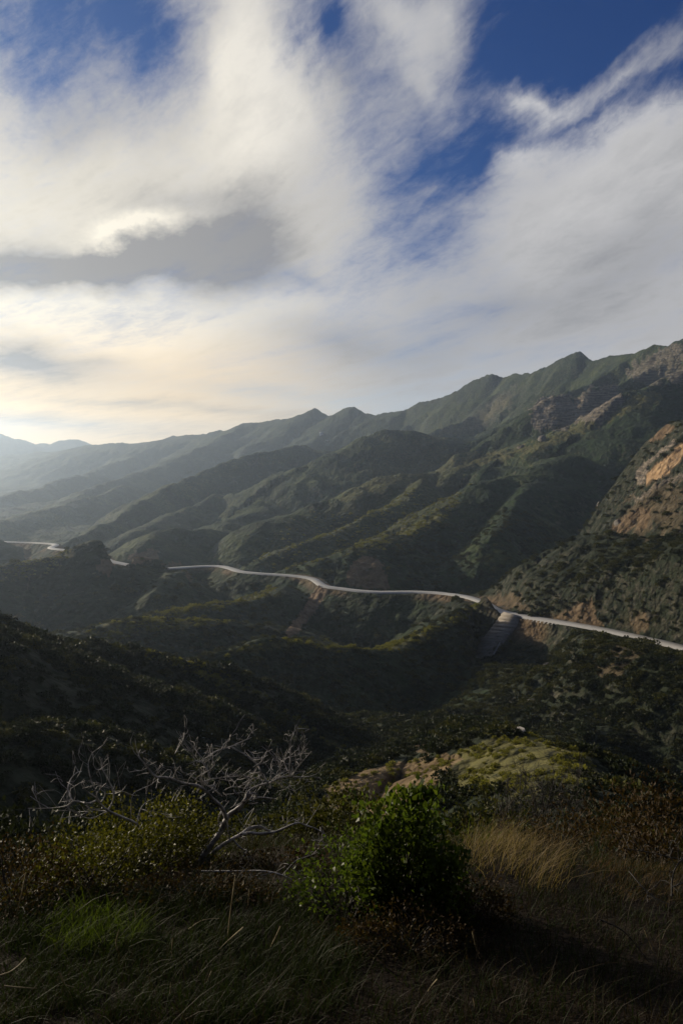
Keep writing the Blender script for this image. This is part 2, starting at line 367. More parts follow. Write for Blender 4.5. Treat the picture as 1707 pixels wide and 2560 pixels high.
def mesh_obj(name, verts, faces, mat=None, parent=None, smooth=True):
    me = bpy.data.meshes.new(name)
    verts = np.asarray(verts, np.float32)
    me.vertices.add(len(verts)); me.vertices.foreach_set('co', verts.ravel())
    if isinstance(faces, np.ndarray):
        n, k = faces.shape
        me.loops.add(n*k); me.loops.foreach_set('vertex_index', faces.ravel().astype(np.int32))
        me.polygons.add(n)
        me.polygons.foreach_set('loop_start', np.arange(0, n*k, k, dtype=np.int32))
    else:
        tot = [len(f) for f in faces]
        me.loops.add(sum(tot)); me.loops.foreach_set('vertex_index', np.array([i for f in faces for i in f], np.int32))
        me.polygons.add(len(faces))
        me.polygons.foreach_set('loop_start', np.concatenate([[0], np.cumsum(tot)[:-1]]).astype(np.int32))
    me.update(calc_edges=True)
    if smooth: me.polygons.foreach_set('use_smooth', np.ones(len(me.polygons), bool))
    if mat: me.materials.append(mat)
    o = bpy.data.objects.new(name, me); COL.objects.link(o)
    if parent: o.parent = parent
    return o

def tag(o, label=None, cat=None, group=None, kind=None):
    if label: o['label'] = label
    if cat: o['category'] = cat
    if group: o['group'] = group
    if kind: o['kind'] = kind
    return o

# ------------------------------------------------------------------ node helper
class NT:
    def __init__(s, tree): s.t = tree; s.n = tree.nodes; s.l = tree.links
    def node(s, typ, **kw):
        n = s.n.new(typ)
        ins = kw.pop('ins', {})
        for k, v in kw.items(): setattr(n, k, v)
        for k, v in ins.items(): s.set(n.inputs[k], v)
        return n
    def set(s, sock, v):
        if isinstance(v, bpy.types.NodeSocket): s.l.new(v, sock)
        elif isinstance(v, bpy.types.Node): s.l.new(v.outputs[0], sock)
        else: sock.default_value = v
    def math(s, op, a, b=0.0, c=None, clamp=False):
        n = s.n.new('ShaderNodeMath'); n.operation = op; n.use_clamp = clamp
        s.set(n.inputs[0], a); s.set(n.inputs[1], b)
        if c is not None: s.set(n.inputs[2], c)
        return n.outputs[0]
    def mix(s, f, a, b, blend='MIX'):
        n = s.n.new('ShaderNodeMix'); n.data_type = 'RGBA'; n.blend_type = blend; n.clamp_factor = True
        s.set(n.inputs[0], f); s.set(n.inputs[6], a); s.set(n.inputs[7], b)
        return n.outputs[2]
    def ramp(s, x, a, b, lo=0.0, hi=1.0, smooth=True):
        n = s.n.new('ShaderNodeMapRange'); n.interpolation_type = 'SMOOTHSTEP' if smooth else 'LINEAR'
        s.set(n.inputs[0], x)
        n.inputs[1].default_value = a; n.inputs[2].default_value = b; n.inputs[3].default_value = lo; n.inputs[4].default_value = hi
        return n.outputs[0]
    def noise(s, vec, scale, detail=4, rough=.5, dist=0.0, col=False):
        n = s.n.new('ShaderNodeTexNoise'); n.noise_dimensions = '3D'
        s.set(n.inputs['Vector'], vec)
        n.inputs['Scale'].default_value = scale; n.inputs['Detail'].default_value = detail
        n.inputs['Roughness'].default_value = rough; n.inputs['Distortion'].default_value = dist
        return n.outputs[1 if col else 0]

def new_mat(name):
    m = bpy.data.materials.new(name); m.use_nodes = True
    m.node_tree.nodes.clear()
    nt = NT(m.node_tree)
    out = nt.node('ShaderNodeOutputMaterial')
    b = nt.node('ShaderNodeBsdfPrincipled')
    nt.l.new(b.outputs[0], out.inputs[0])
    return m, nt, b

def rgb(r, g, b): return (r, g, b, 1.0)

# ------------------------------------------------------------------ terrain material
def terrain_material():
    m, nt, b = new_mat('chaparral_ground')
    geo = nt.node('ShaderNodeNewGeometry'); pos = geo.outputs['Position']
    at_ = nt.node('ShaderNodeAttribute', attribute_name='cover')
    sep = nt.node('ShaderNodeSeparateColor'); nt.l.new(at_.outputs['Color'], sep.inputs[0])
    earth, rock, grass = sep.outputs; openg = at_.outputs['Alpha']
    n_big = nt.noise(pos, .012, 4, .55)
    n_mid = nt.noise(pos, .05, 5, .6)
    n_sml = nt.noise(pos, .22, 4, .6)
    n_fin = nt.noise(pos, 1.1, 3, .6)
    vor = nt.node('ShaderNodeTexVoronoi', feature='F1', ins={'Vector': pos, 'Scale': .16, 'Randomness': 1.0})
    vor2 = nt.node('ShaderNodeTexVoronoi', feature='F1', ins={'Vector': pos, 'Scale': .5, 'Randomness': 1.0})
    # scrub: dark olive shrubs with paler grass and soil showing between them
    shrub = nt.mix(nt.ramp(n_mid, .35, .65), rgb(.008,.020,.006), rgb(.021,.047,.010))
    shrub = nt.mix(nt.ramp(vor2.outputs['Distance'], .2, .9, 0, .5), shrub, rgb(.016,.020,.011))
    soil = nt.mix(nt.ramp(n_sml, .3, .7), rgb(.034,.033,.020), rgb(.062,.052,.034))
    gap = nt.math('MULTIPLY', nt.ramp(n_sml, .50, .68), nt.ramp(n_big, .38, .62))
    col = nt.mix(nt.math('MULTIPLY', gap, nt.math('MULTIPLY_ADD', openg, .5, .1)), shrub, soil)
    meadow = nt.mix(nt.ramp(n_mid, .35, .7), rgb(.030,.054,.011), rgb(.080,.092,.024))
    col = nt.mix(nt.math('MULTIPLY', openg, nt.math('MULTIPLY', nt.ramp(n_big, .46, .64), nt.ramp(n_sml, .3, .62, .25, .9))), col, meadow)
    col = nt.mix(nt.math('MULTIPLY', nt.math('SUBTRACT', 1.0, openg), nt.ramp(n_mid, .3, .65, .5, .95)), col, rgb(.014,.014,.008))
    gm = nt.math('MULTIPLY', grass, nt.ramp(n_sml, .3, .55, .3, 1))
    col = nt.mix(gm, col, nt.mix(n_fin, rgb(.070,.072,.020), rgb(.15,.13,.045)))  # grass tone, also carrying the sunlight painted along crests
    # shrub tops as dark spots
    spot = nt.math('MULTIPLY', nt.ramp(vor.outputs['Distance'], .55, .3), nt.ramp(n_mid, .42, .6, .2, 1))
    col = nt.mix(nt.math('MULTIPLY', spot, .55), col, rgb(.012,.018,.008))
    # steep faces show rock
    nz = nt.node('ShaderNodeSeparateXYZ'); nt.l.new(geo.outputs['True Normal'], nz.inputs[0])
    steep = nt.math('MULTIPLY', nt.ramp(nz.outputs[2], .80, .66), nt.ramp(n_sml, .42, .62))
    rk = nt.math('MAXIMUM', nt.math('MULTIPLY', rock, nt.ramp(n_sml, .25, .5, .35, 1)), nt.math('MULTIPLY', steep, .22))
    strata = nt.noise(nt.node('ShaderNodeMapping', ins={'Vector': pos, 'Scale': (.05,.05,.5), 'Rotation': (.3,.2,0)}), 1.0, 5, .65)
    rcol = nt.mix(nt.ramp(strata, .35, .65), rgb(.06,.05,.04), rgb(.26,.215,.165))
    col = nt.mix(rk, col, rcol)
    ecol = nt.mix(nt.ramp(n_sml, .3, .7), rgb(.12,.075,.04), rgb(.21,.14,.08))
    ecol = nt.mix(nt.ramp(n_fin, .45, .75, 0, .5), ecol, rgb(.17,.125,.075))
    ecol = nt.mix(nt.ramp(earth, .80, .98), ecol, nt.mix(nt.ramp(n_sml, .3, .7), rgb(.26,.165,.085), rgb(.40,.27,.15)))
    em = nt.math('MULTIPLY', earth, nt.ramp(n_fin, .2, .45, .75, 1))
    col = nt.mix(em, col, ecol)
    nt.set(b.inputs['Base Color'], col)
    b.inputs['Roughness'].default_value = .9
    b.inputs['Specular IOR Level'].default_value = .15
    hgt = nt.math('ADD', nt.math('MULTIPLY', nt.ramp(vor.outputs['Distance'], .7, .1), 1.6), nt.math('MULTIPLY', n_sml, 2.0))
    hgt = nt.math('ADD', hgt, nt.math('MULTIPLY', nt.ramp(vor2.outputs['Distance'], .8, .1), .5))
    hgt = nt.math('ADD', hgt, nt.math('MULTIPLY', n_mid, 6.0))
    bump = nt.node('ShaderNodeBump', ins={'Height': hgt, 'Strength': .8, 'Distance': 1.0})
    nt.set(b.inputs['Normal'], bump)
    return m
M_TERR = terrain_material()

def foreground_material():
    m, nt, b = new_mat('foreground_soil')
    geo = nt.node('ShaderNodeNewGeometry'); pos = geo.outputs['Position']
    n1 = nt.noise(pos, 1.4, 5, .6); n2 = nt.noise(pos, 9, 4, .6); n3 = nt.noise(pos, 40, 3, .6)
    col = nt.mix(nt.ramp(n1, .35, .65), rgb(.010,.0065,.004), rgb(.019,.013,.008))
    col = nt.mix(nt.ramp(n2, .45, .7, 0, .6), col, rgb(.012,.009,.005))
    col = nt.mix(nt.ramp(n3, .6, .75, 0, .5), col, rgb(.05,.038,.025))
    nt.set(b.inputs['Base Color'], col); b.inputs['Roughness'].default_value = .95
    b.inputs['Specular IOR Level'].default_value = .1
    h = nt.math('ADD', nt.math('MULTIPLY', n2, .05), nt.math('MULTIPLY', n3, .015))
    nt.set(b.inputs['Normal'], nt.node('ShaderNodeBump', ins={'Height': h, 'Strength': .9, 'Distance': 1.0}))
    return m
M_FG = foreground_material()

GROUPS = ['distant_mountains', 'mountain', 'rocky_hill', 'valley_hill', 'near_hill', 'near_spur', 'sky_blocking_hillside', 'valley', 'foreground_ground']
gname = [r[0] for r in RIDGES]
lut = np.array([GROUPS.index('valley')] + [GROUPS.index(g) for g in gname])
VG = lut[GOWN]
VG = np.where((VG == GROUPS.index('valley')) & (GR < 60), GROUPS.index('foreground_ground'), VG)
VG = np.where(GR < 14, GROUPS.index('foreground_ground'), VG)
ii = np.arange(NR - 1)[:, None]*NA; jj = np.arange(NA)[None, :]; j2 = (jj + 1) % NA
FQ = np.stack([ii + jj, ii + NA + jj, ii + NA + j2, ii + j2], -1).reshape(-1, 4)
ALLV = np.stack([GX, GY, GZ], -1)
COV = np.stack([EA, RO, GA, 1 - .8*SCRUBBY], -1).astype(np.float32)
FG_ = VG[FQ[:, 0]]
for gi, g in enumerate(GROUPS):
    f = FQ[FG_ == gi]
    if len(f) == 0: continue
    u, inv = np.unique(f, return_inverse=True)
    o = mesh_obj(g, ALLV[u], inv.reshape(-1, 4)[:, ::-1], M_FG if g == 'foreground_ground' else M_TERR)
    a = o.data.color_attributes.new('cover', 'FLOAT_COLOR', 'POINT')
    a.data.foreach_set('color', COV[u].ravel())
    tag(o, kind='structure')

# ------------------------------------------------------------------ road
def road():
    m, nt, b = new_mat('asphalt_sky_sheen')
    geo = nt.node('ShaderNodeNewGeometry'); pos = geo.outputs['Position']
    n = nt.noise(pos, .15, 5, .6)
    nt.set(b.inputs['Base Color'], nt.mix(n, rgb(.32,.31,.285), rgb(.47,.45,.41)))  # asphalt colour raised to hold the sky's sheen
    b.inputs['Roughness'].default_value = .5
    V, Fc = [], []
    T = np.gradient(ROADS[:, :2], axis=0); T /= np.linalg.norm(T, axis=1)[:, None]
    Nn = np.stack([T[:, 1], -T[:, 0]], 1)
    prof = [(-ROAD_W - 1.2, -1.5), (-ROAD_W, 0), (0, .08), (ROAD_W, 0), (ROAD_W + 1.2, -1.5)]
    for p, n2 in zip(ROADS, Nn):
        for o, dz in prof: V.append((p[0] + n2[0]*o, p[1] + n2[1]*o, p[2] + dz))
    k = len(prof)
    for i in range(len(ROADS) - 1):
        for j in range(k - 1):
            Fc.append((i*k + j, i*k + j + 1, (i+1)*k + j + 1, (i+1)*k + j))
    o = mesh_obj('road', V, np.array(Fc), m)
    tag(o, kind='structure')
road()

# ------------------------------------------------------------------ haze
def haze():
    zlo, zhi = float(GZ.min()) - 1.0, float(GZ.max()) + 12
    L = 7200
    v = [(x, y, z) for z in (zlo, zhi) for x, y in ((-L,-L),(L,-L),(L,L),(-L,L))]
    f = np.array([(0,3,2,1),(4,5,6,7),(0,1,5,4),(1,2,6,5),(2,3,7,6),(3,0,4,7)])
    m = bpy.data.materials.new('haze'); m.use_nodes = True; m.node_tree.nodes.clear()
    nt = NT(m.node_tree)
    out = nt.node('ShaderNodeOutputMaterial')
    vol = nt.node('ShaderNodeVolumePrincipled')
    vol.inputs['Color'].default_value = (.64,.79,1.0,1)
    vol.inputs['Density'].default_value = HAZE
    vol.inputs['Anisotropy'].default_value = .68
    nt.l.new(vol.outputs[0], out.inputs['Volume'])
    o = mesh_obj('haze', v, f, m, smooth=False)
    tag(o, kind='stuff')
HAZE = 1.2e-4
haze()

# ------------------------------------------------------------------ sky and sun
SUN_AZ, SUN_EL = -51.0, 14.0
sun = bpy.data.objects.new('sun', bpy.data.lights.new('sun', 'SUN'))
COL.objects.link(sun)
sun.data.energy = 4.4
sun.data.angle = R(.6)
sun.data.color = (1.0, .86, .66)
sd = ae(SUN_AZ, SUN_EL, 1.0)
sun.rotation_euler = Vector(sd).to_track_quat('Z', 'Y').to_euler()

def pix_ae(px, py):
    d = ray(px, py)
    return math.degrees(math.atan2(d[0], d[1])), math.degrees(math.atan2(d[2], math.hypot(d[0], d[1])))

SKY_COVER = [
    (790, 110, 220, 320, 12, -1.1), (300, 20, 620, 340, 8, -2.0), (30, 60, 300, 220, 0, -.5),
    (1480, 60, 900, 430, -8, -2.4), (1020, 300, 360, 600, 25, -1.15), (1150, 440, 440, 260, 38, -.95), (1000, 530, 240, 130, 30, -.5),
    (1450, 275, 600, 80, 16, -1.3), (730, 640, 330, 150, -22, -.55),
    (1345, 235, 280, 85, 12, 1.35), (1570, 185, 460, 90, 24, 1.3),
    (960, 50, 340, 150, -20, 1.0), (1120, 20, 160, 120, 40, .9), (1060, 260, 190, 300, 8, 1.1), (1010, 190, 200, 200, 0, .4),
    (620, 130, 240, 460, 18, 1.2), (740, 260, 300, 220, -30, .5),
    (1540, 450, 620, 300, 20, 1.3), (1290, 385, 260, 110, 28, .9),
    (420, 600, 560, 200, 8, 1.0), (650, 985, 800, 85, -2, -.9), (1010, 1010, 360, 70, 0, -.55), (430, 1085, 700, 60, 0, -.25), (1050, 1000, 220, 25, 3, .5)]
SKY_DARK = [
    (500, 600, 460, 210, 14, 1.7), (590, 570, 230, 210, 50, .8), (120, 640, 620, 130, 0, 1.3), (330, 660, 560, 110, 3, .8), (0, 640, 400, 120, 0, .7),
    (370, 555, 260, 45, 18, -1.5), (270, 565, 120, 60, 0, -.8),
    (60, 905, 330, 100, -12, 1.6), (250, 900, 160, 50, 0, .6),
    (850, 870, 520, 150, -8, .75), (1250, 760, 640, 230, 16, .55), (1640, 560, 420, 300, 20, .45), (1500, 700, 500, 120, 15, .3),
    (600, 1030, 700, 40, -3, .5), (120, 1055, 600, 40, -3, .9), (300, 1015, 400, 22, -2, .6),
    (250, 290, 420, 200, 25, .45), (450, 470, 300, 90, 15, .4), (80, 230, 300, 180, 0, .35), (820, 230, 160, 90, -30, .5),
    (1280, 330, 330, 90, 30, -1.0), (1580, 270, 360, 90, 10, -1.0), (1330, 235, 300, 100, 12, -.8), (620, 150, 220, 320, 18, -.5), (250, 780, 900, 170, 0, -1.0), (560, 420, 380, 130, 20, -.5)]

def sky():
    w = bpy.data.worlds.new('World'); C.world = w; w.use_nodes = True
    w.node_tree.nodes.clear(); nt = NT(w.node_tree)
    out = nt.node('ShaderNodeOutputWorld'); bg = nt.node('ShaderNodeBackground', ins={'Strength': .1})
    nt.l.new(bg.outputs[0], out.inputs[0])
    tc = nt.node('ShaderNodeTexCoord'); dirv = tc.outputs['Generated']
    sx = nt.node('ShaderNodeSeparateXYZ'); nt.l.new(dirv, sx.inputs[0])
    X, Y, Z = sx.outputs
    # azimuth and elevation in degrees
    A = nt.math('MULTIPLY', nt.math('ARCTAN2', X, Y), 180/math.pi)
    E = nt.math('MULTIPLY', nt.math('ARCSINE', Z), 180/math.pi)
    ae_ = nt.node('ShaderNodeCombineXYZ', ins={0: A, 1: E}).outputs[0]
    # height above the horizon on a scale that tightens toward it, as a level cloud sheet does
    Ep = nt.math('MAXIMUM', E, 0.0)
    Lz = nt.math('MULTIPLY', nt.math('LOGARITHM', nt.math('ADD', nt.math('DIVIDE', Ep, 4.0), 1.0), math.e), 24.0)
    sheet = nt.node('ShaderNodeCombineXYZ', ins={0: A, 1: Lz}).outputs[0]
    sk = nt.node('ShaderNodeTexSky', sky_type='NISHITA', sun_disc=False, sun_elevation=R(SUN_EL), sun_rotation=R(SUN_AZ), altitude=600, air_density=1.0, dust_density=.6, ozone_density=3.0)
    def vop(op, a, b): return nt.node('ShaderNodeVectorMath', operation=op, ins={0: a, 1: b}).outputs[0]
    def vscale(a, k):
        n = nt.node('ShaderNodeVectorMath', operation='SCALE', ins={0: a}); nt.set(n.inputs['Scale'], k); return n.outputs[0]
    def turned(vec, rot, sx, sy): return nt.node('ShaderNodeMapping', vector_type='TEXTURE', ins={'Vector': vec, 'Rotation': (0,0,R(rot)), 'Scale': (1/sx, 1/sy, 1)}).outputs[0]
    calm = nt.ramp(E, 1, 14, .18, 1)
    w1 = vop('SUBTRACT', nt.noise(sheet, .085, 7, .58, col=True), (.5,.5,.5))
    w1 = vscale(vop('MULTIPLY', w1, (1,1,0)), calm)
    wae = vop('ADD', ae_, vscale(w1, 10.0))
    wae2 = vop('ADD', ae_, vscale(w1, 8.0))
    def blob(vec, px, py, rx, ry, rot, amp):
        a, e = pix_ae(px, py)
        k = math.degrees(1/F)
        mp = nt.node('ShaderNodeMapping', vector_type='TEXTURE', ins={'Vector': vec, 'Location': (a, e, 0), 'Rotation': (0,0,R(rot)), 'Scale': (rx*k, ry*k, 1)})
        g = nt.node('ShaderNodeTexGradient', gradient_type='QUADRATIC_SPHERE', ins={'Vector': mp.outputs[0]})
        return nt.math('MULTIPLY', g.outputs['Fac'], amp)
    def field(vec, blobs, base):
        acc = base
        for bl in blobs: acc = nt.math('ADD', acc, blob(vec, *bl))
        return acc
    # where the blue shows (negative) and where cloud is thick; photograph coordinates, radii, rotation anticlockwise
    cover = field(wae, SKY_COVER, .70)
    wisp = nt.noise(turned(sheet, 24, .045, .16), 1.0, 9, .62, .7)
    fine = nt.noise(turned(sheet, 32, .22, .62), 1.0, 8, .66, .5)
    mid = nt.noise(turned(sheet, 40, .10, .22), 1.0, 8, .62, .5)
    micro = nt.noise(turned(sheet, 15, .9, 1.7), 1.0, 7, .66, .8)
    def cen(n, k): return nt.math('MULTIPLY', nt.math('SUBTRACT', n, .5), k)
    cover = nt.math('ADD', cover, cen(wisp, 2.3)); cover = nt.math('ADD', cover, cen(fine, 1.1)); cover = nt.math('ADD', cover, cen(mid, 1.2)); cover = nt.math('ADD', cover, cen(micro, .7))
    alpha = nt.ramp(cover, -.9, 1.15)
    dark = field(wae2, SKY_DARK, .30)
    dark = nt.math('ADD', dark, cen(wisp, 1.1)); dark = nt.math('ADD', dark, cen(fine, .85)); dark = nt.math('ADD', dark, cen(micro, .45)); dark = nt.math('ADD', dark, cen(mid, .9))
    dk = nt.ramp(dark, -.1, 1.5, 0, 1, smooth=False)
    # glow toward the sun: brighter and warmer cloud
    dt = nt.node('ShaderNodeVectorMath', operation='DOT_PRODUCT', ins={0: dirv, 1: tuple(ae(-36, 9, 1.0)/np.linalg.norm(ae(-36, 9, 1.0)))}).outputs['Value']
    glow = nt.ramp(dt, .74, .97, smooth=False)
    low = nt.ramp(E, 11, 2.5)
    white = nt.mix(glow, rgb(5.9,5.8,5.75), rgb(9.7,8.9,7.3))
    warm = nt.mix(nt.math('MULTIPLY', low, nt.ramp(dt, .74, .92)), white, rgb(12.6,9.0,4.6))
    grey = nt.mix(glow, rgb(2.2,2.25,2.45), rgb(3.0,2.9,2.85))
    back = nt.ramp(Y, .3, -.4, 0, 1)
    ccol = nt.mix(dk, warm, grey)
    ccol = nt.mix(back, ccol, rgb(1.25,1.3,1.45))
    alpha = nt.math('MULTIPLY', alpha, nt.math('SUBTRACT', 1.0, nt.math('MULTIPLY', back, .7)))
    alpha = nt.math('MULTIPLY', alpha, nt.ramp(E, 34, 54, 1, .2))
    # clear sky: deeper blue overhead and away from the sun, pale at the horizon
    blue = nt.mix(1.0, sk.outputs[0], nt.mix(nt.ramp(dt, .55, .95), rgb(.062,.25,.55), rgb(.13,.32,.60)), 'MULTIPLY')
    blue = nt.mix(nt.ramp(E, 9, 2), blue, nt.mix(nt.ramp(dt, .80, .97), rgb(5.0,5.6,6.1), rgb(9.6,7.4,4.6)))
    col = nt.mix(alpha, blue, ccol)
    nt.set(bg.inputs['Color'], col)
    w.cycles.sampling_method = 'MANUAL'; w.cycles.sample_map_resolution = 1024
sky()

# ------------------------------------------------------------------ visibility over the terrain (to leave out what hills hide)
_E = (GZ / GR).reshape(NR, NA)
_CM = np.maximum.accumulate(_E, 0)
def visible(x, y, ztop, margin=0.0):
    r = np.hypot(x, y); a = np.arctan2(x, y)
    j = np.clip(np.searchsorted(az, a), 0, NA - 1)
    i = np.clip(np.searchsorted(rr, r) - 2, 0, NR - 1)
    return ztop / r > _CM[i, j] - margin

def empty(name, loc, label, cat, group=None):
    o = bpy.data.objects.new(name, None); COL.objects.link(o)
    o.location = loc; o.empty_display_size = .2
    return tag(o, label, cat, group)

def copy_thing(o, loc, rz, sc, label, group):
    c = o.copy(); COL.objects.link(c)
    c.location = loc; c.rotation_euler = (0, 0, rz); c.scale = (sc, sc, sc)
    c['label'] = label; c['group'] = group
    for ch in o.children:
        d = ch.copy(); COL.objects.link(d); d.parent = c
    return c

# ------------------------------------------------------------------ plant materials
def leaf_mat(name, c1, c2, c3, trans=.35, rough=.6, spec=.12):
    m = bpy.data.materials.new(name); m.use_nodes = True; m.node_tree.nodes.clear(); nt = NT(m.node_tree)
    out = nt.node('ShaderNodeOutputMaterial'); b = nt.node('ShaderNodeBsdfPrincipled')
    geo = nt.node('ShaderNodeNewGeometry'); oi = nt.node('ShaderNodeObjectInfo')
    rnd = geo.outputs['Random Per Island']
    col = nt.mix(rnd, c1, c2)
    col = nt.mix(nt.math('MULTIPLY', oi.outputs['Random'], .75), col, c3)
    nt.set(b.inputs['Base Color'], col); b.inputs['Roughness'].default_value = rough
    b.inputs['Specular IOR Level'].default_value = spec
    tr = nt.node('ShaderNodeBsdfTranslucent')
    nt.set(tr.inputs['Color'], nt.mix(1.0, col, rgb(1.0,1.05,.55), 'MULTIPLY'))
    mx = nt.node('ShaderNodeMixShader'); mx.inputs[0].default_value = trans
    nt.l.new(b.outputs[0], mx.inputs[1]); nt.l.new(tr.outputs[0], mx.inputs[2]); nt.l.new(mx.outputs[0], out.inputs[0])
    return m

def bark_mat(name, c1, c2, scale=30):
    m, nt, b = new_mat(name)
    tc = nt.node('ShaderNodeTexCoord')
    n = nt.noise(tc.outputs['Object'], scale, 5, .65)
    nt.set(b.inputs['Base Color'], nt.mix(nt.ramp(n, .3, .7), c1, c2)); b.inputs['Roughness'].default_value = .7
    nt.set(b.inputs['Normal'], nt.node('ShaderNodeBump', ins={'Height': n, 'Strength': .5, 'Distance': .01}))
    return m

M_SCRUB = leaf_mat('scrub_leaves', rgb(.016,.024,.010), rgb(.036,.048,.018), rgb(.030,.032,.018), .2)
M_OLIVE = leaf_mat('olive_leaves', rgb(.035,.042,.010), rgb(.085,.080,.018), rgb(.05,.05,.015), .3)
M_GREEN = leaf_mat('green_leaves', rgb(.038,.066,.010), rgb(.105,.135,.020), rgb(.06,.088,.013), .5, .45, .28)
M_YELLOW = leaf_mat('yellow_green_leaves', rgb(.045,.050,.008), rgb(.105,.095,.014), rgb(.065,.065,.012), .45, .5, .2)
M_BROWN = leaf_mat('dry_leaves', rgb(.028,.018,.009), rgb(.080,.050,.022), rgb(.05,.032,.014), .3)
M_SUNLIT = leaf_mat('sunlit_brush_leaves', rgb(.10,.115,.024), rgb(.27,.235,.06), rgb(.17,.16,.04), .45, .6, .1)  # brush with the sunlight on crests put into its lighter leaf colour
M_STEM = bark_mat('dark_twig_bark', rgb(.020,.016,.012), rgb(.050,.040,.030))
M_DEAD = bark_mat('weathered_grey_bark', rgb(.085,.08,.078), rgb(.45,.43,.425), 30)
M_CHAR = bark_mat('charred_bark', rgb(.010,.009,.008), rgb(.035,.030,.026))
M_STRAW = bark_mat('straw', rgb(.16,.12,.06), rgb(.36,.29,.16), 12)

# ------------------------------------------------------------------ mesh builders
class Build:
    def __init__(s): s.v = []; s.f = []; s.n = 0
    def add(s, v, f):
        s.v.append(np.asarray(v, np.float32)); s.f.append(np.asarray(f, np.int32) + s.n); s.n += len(v)
    def tube(s, P, r0, r1, k=6, smooth=2):
        P = np.asarray(P, float)
        for _ in range(smooth if len(P) > 2 else 0):      # corner cutting that keeps the end points
            Q = [P[0]]
            for a, b in zip(P[:-1], P[1:]): Q += [a*.75 + b*.25, a*.25 + b*.75]
            Q.append(P[-1]); P = np.array(Q)
        n = len(P)
        T = np.gradient(P, axis=0); T /= np.linalg.norm(T, axis=1)[:, None] + 1e-9
        up = np.array([.31, .17, .93]); A = np.cross(T, up); A /= np.linalg.norm(A, axis=1)[:, None] + 1e-9
        B = np.cross(T, A)
        t = np.linspace(0, 1, n)
        rad = r0 + (r1 - r0)*t**.85
        rad = rad*(1 + .10*np.sin(t*23 + P[0,0]*50))
        an = np.arange(k)*2*np.pi/k
        V = P[:, None, :] + rad[:, None, None]*(np.cos(an)[None, :, None]*A[:, None, :] + np.sin(an)[None, :, None]*B[:, None, :])
        i = np.arange(n - 1)[:, None]*k; j = np.arange(k)[None, :]; j2 = (j + 1) % k
        Fq = np.stack([i + j, i + j2, i + k + j2, i + k + j], -1).reshape(-1, 4)
        s.add(V.reshape(-1, 3), Fq)
        c = np.array([[0,1,2,3]]) + (n-1)*k
        s.add(V[-1][:4], [[0,1,2,3]])
        return P
    def leaves(s, P, d, L, W, fold=.25):
        """leaf blades: position, pointing direction, length, width"""
        n = len(P)
        d = d / (np.linalg.norm(d, axis=1)[:, None] + 1e-9)
        q = rng.normal(size=(n, 3)); a = np.cross(d, q); a /= np.linalg.norm(a, axis=1)[:, None] + 1e-9
        nn = np.cross(d, a)
        L = np.broadcast_to(L, (n,))[:, None]; W = np.broadcast_to(W, (n,))[:, None]
        v0 = P; v1 = P + d*L*.5 + a*W*.5 + nn*W*fold; v2 = P + d*L - nn*L*.10; v3 = P + d*L*.5 - a*W*.5 + nn*W*fold
        V = np.stack([v0, v1, v2, v3], 1).reshape(-1, 3)
        s.add(V, np.arange(4*n).reshape(-1, 4))
    def blades(s, P, H, lean, W, curl):
        """grass blades: root, height, lean vector (x,y), width, curl 0..1"""
        n = len(P); t = np.array([0, .35, .7, 1.0])
        q = rng.uniform(0, 2*np.pi, n); side = np.stack([np.cos(q), np.sin(q), np.zeros(n)], 1)
        l3 = np.concatenate([lean, np.zeros((n, 1))], 1)
        V = []
        for k, tt in enumerate(t):
            c = P + l3*(H[:, None]*tt**1.7) + np.array([0, 0, 1.])*(H*(tt - curl*tt**2*.5))[:, None]
            w = W[:, None]*(1 - tt*.88)*.5
            V += [c - side*w, c + side*w]
        V = np.stack(V, 1).reshape(-1, 3)
        b = np.arange(n)[:, None]*8
        Fq = np.concatenate([np.stack([b[:,0]+2*k, b[:,0]+2*k+1, b[:,0]+2*k+3, b[:,0]+2*k+2], -1) for k in range(3)])
        s.add(V, Fq)
    def obj(s, name, mat, parent=None, origin=(0,0,0), smooth=True):
        return mesh_obj(name, np.concatenate(s.v) - np.array(origin, np.float32), np.concatenate(s.f), mat, parent, smooth)

def ground(x, y):
    return float(terrain_at(x, y)[0][0])

# ------------------------------------------------------------------ scrub shrubs of the hillsides
def scrub_proto(nl, lsz, mat_leaf, seed, squash=.75, holes=.35):
    g = np.random.default_rng(seed)
    nb = 9
    th = g.uniform(0, 2*np.pi, nb); rr_ = np.sqrt(g.uniform(0, 1, nb))*.62
    cen = np.stack([rr_*np.cos(th), rr_*np.sin(th), .25 + g.uniform(0, .42, nb)*squash - .15*rr_], 1)
    k = g.integers(0, nb, nl)
    d = g.normal(size=(nl, 3)); d /= np.linalg.norm(d, axis=1)[:, None]; d[:, 2] = np.abs(d[:, 2])*1.0 - .25
    P = cen[k] + d*np.array([.36, .36, .30])*g.uniform(.75, 1.1, (nl, 1))
    P[:, 2] = np.maximum(P[:, 2], .0)
    B = Build(); B.leaves(P, d + g.normal(size=(nl, 3))*.5, g.uniform(.7, 1.3, nl)*lsz, g.uniform(.6, 1.1, nl)*lsz*.8)
    return B

SC = []
protocol = bpy.data.collections.new('scrub_shapes')          # shapes that the scrub cover scatters; not linked to the scene
for q in range(5):
    B = scrub_proto(230, .26, M_SCRUB, 50 + q, [.75,.6,.9,.7,1.0][q])
    o = B.obj('scrub_shape', M_SCRUB if q < 4 else M_OLIVE)
    COL.objects.unlink(o); protocol.objects.link(o); SC.append(o.data)

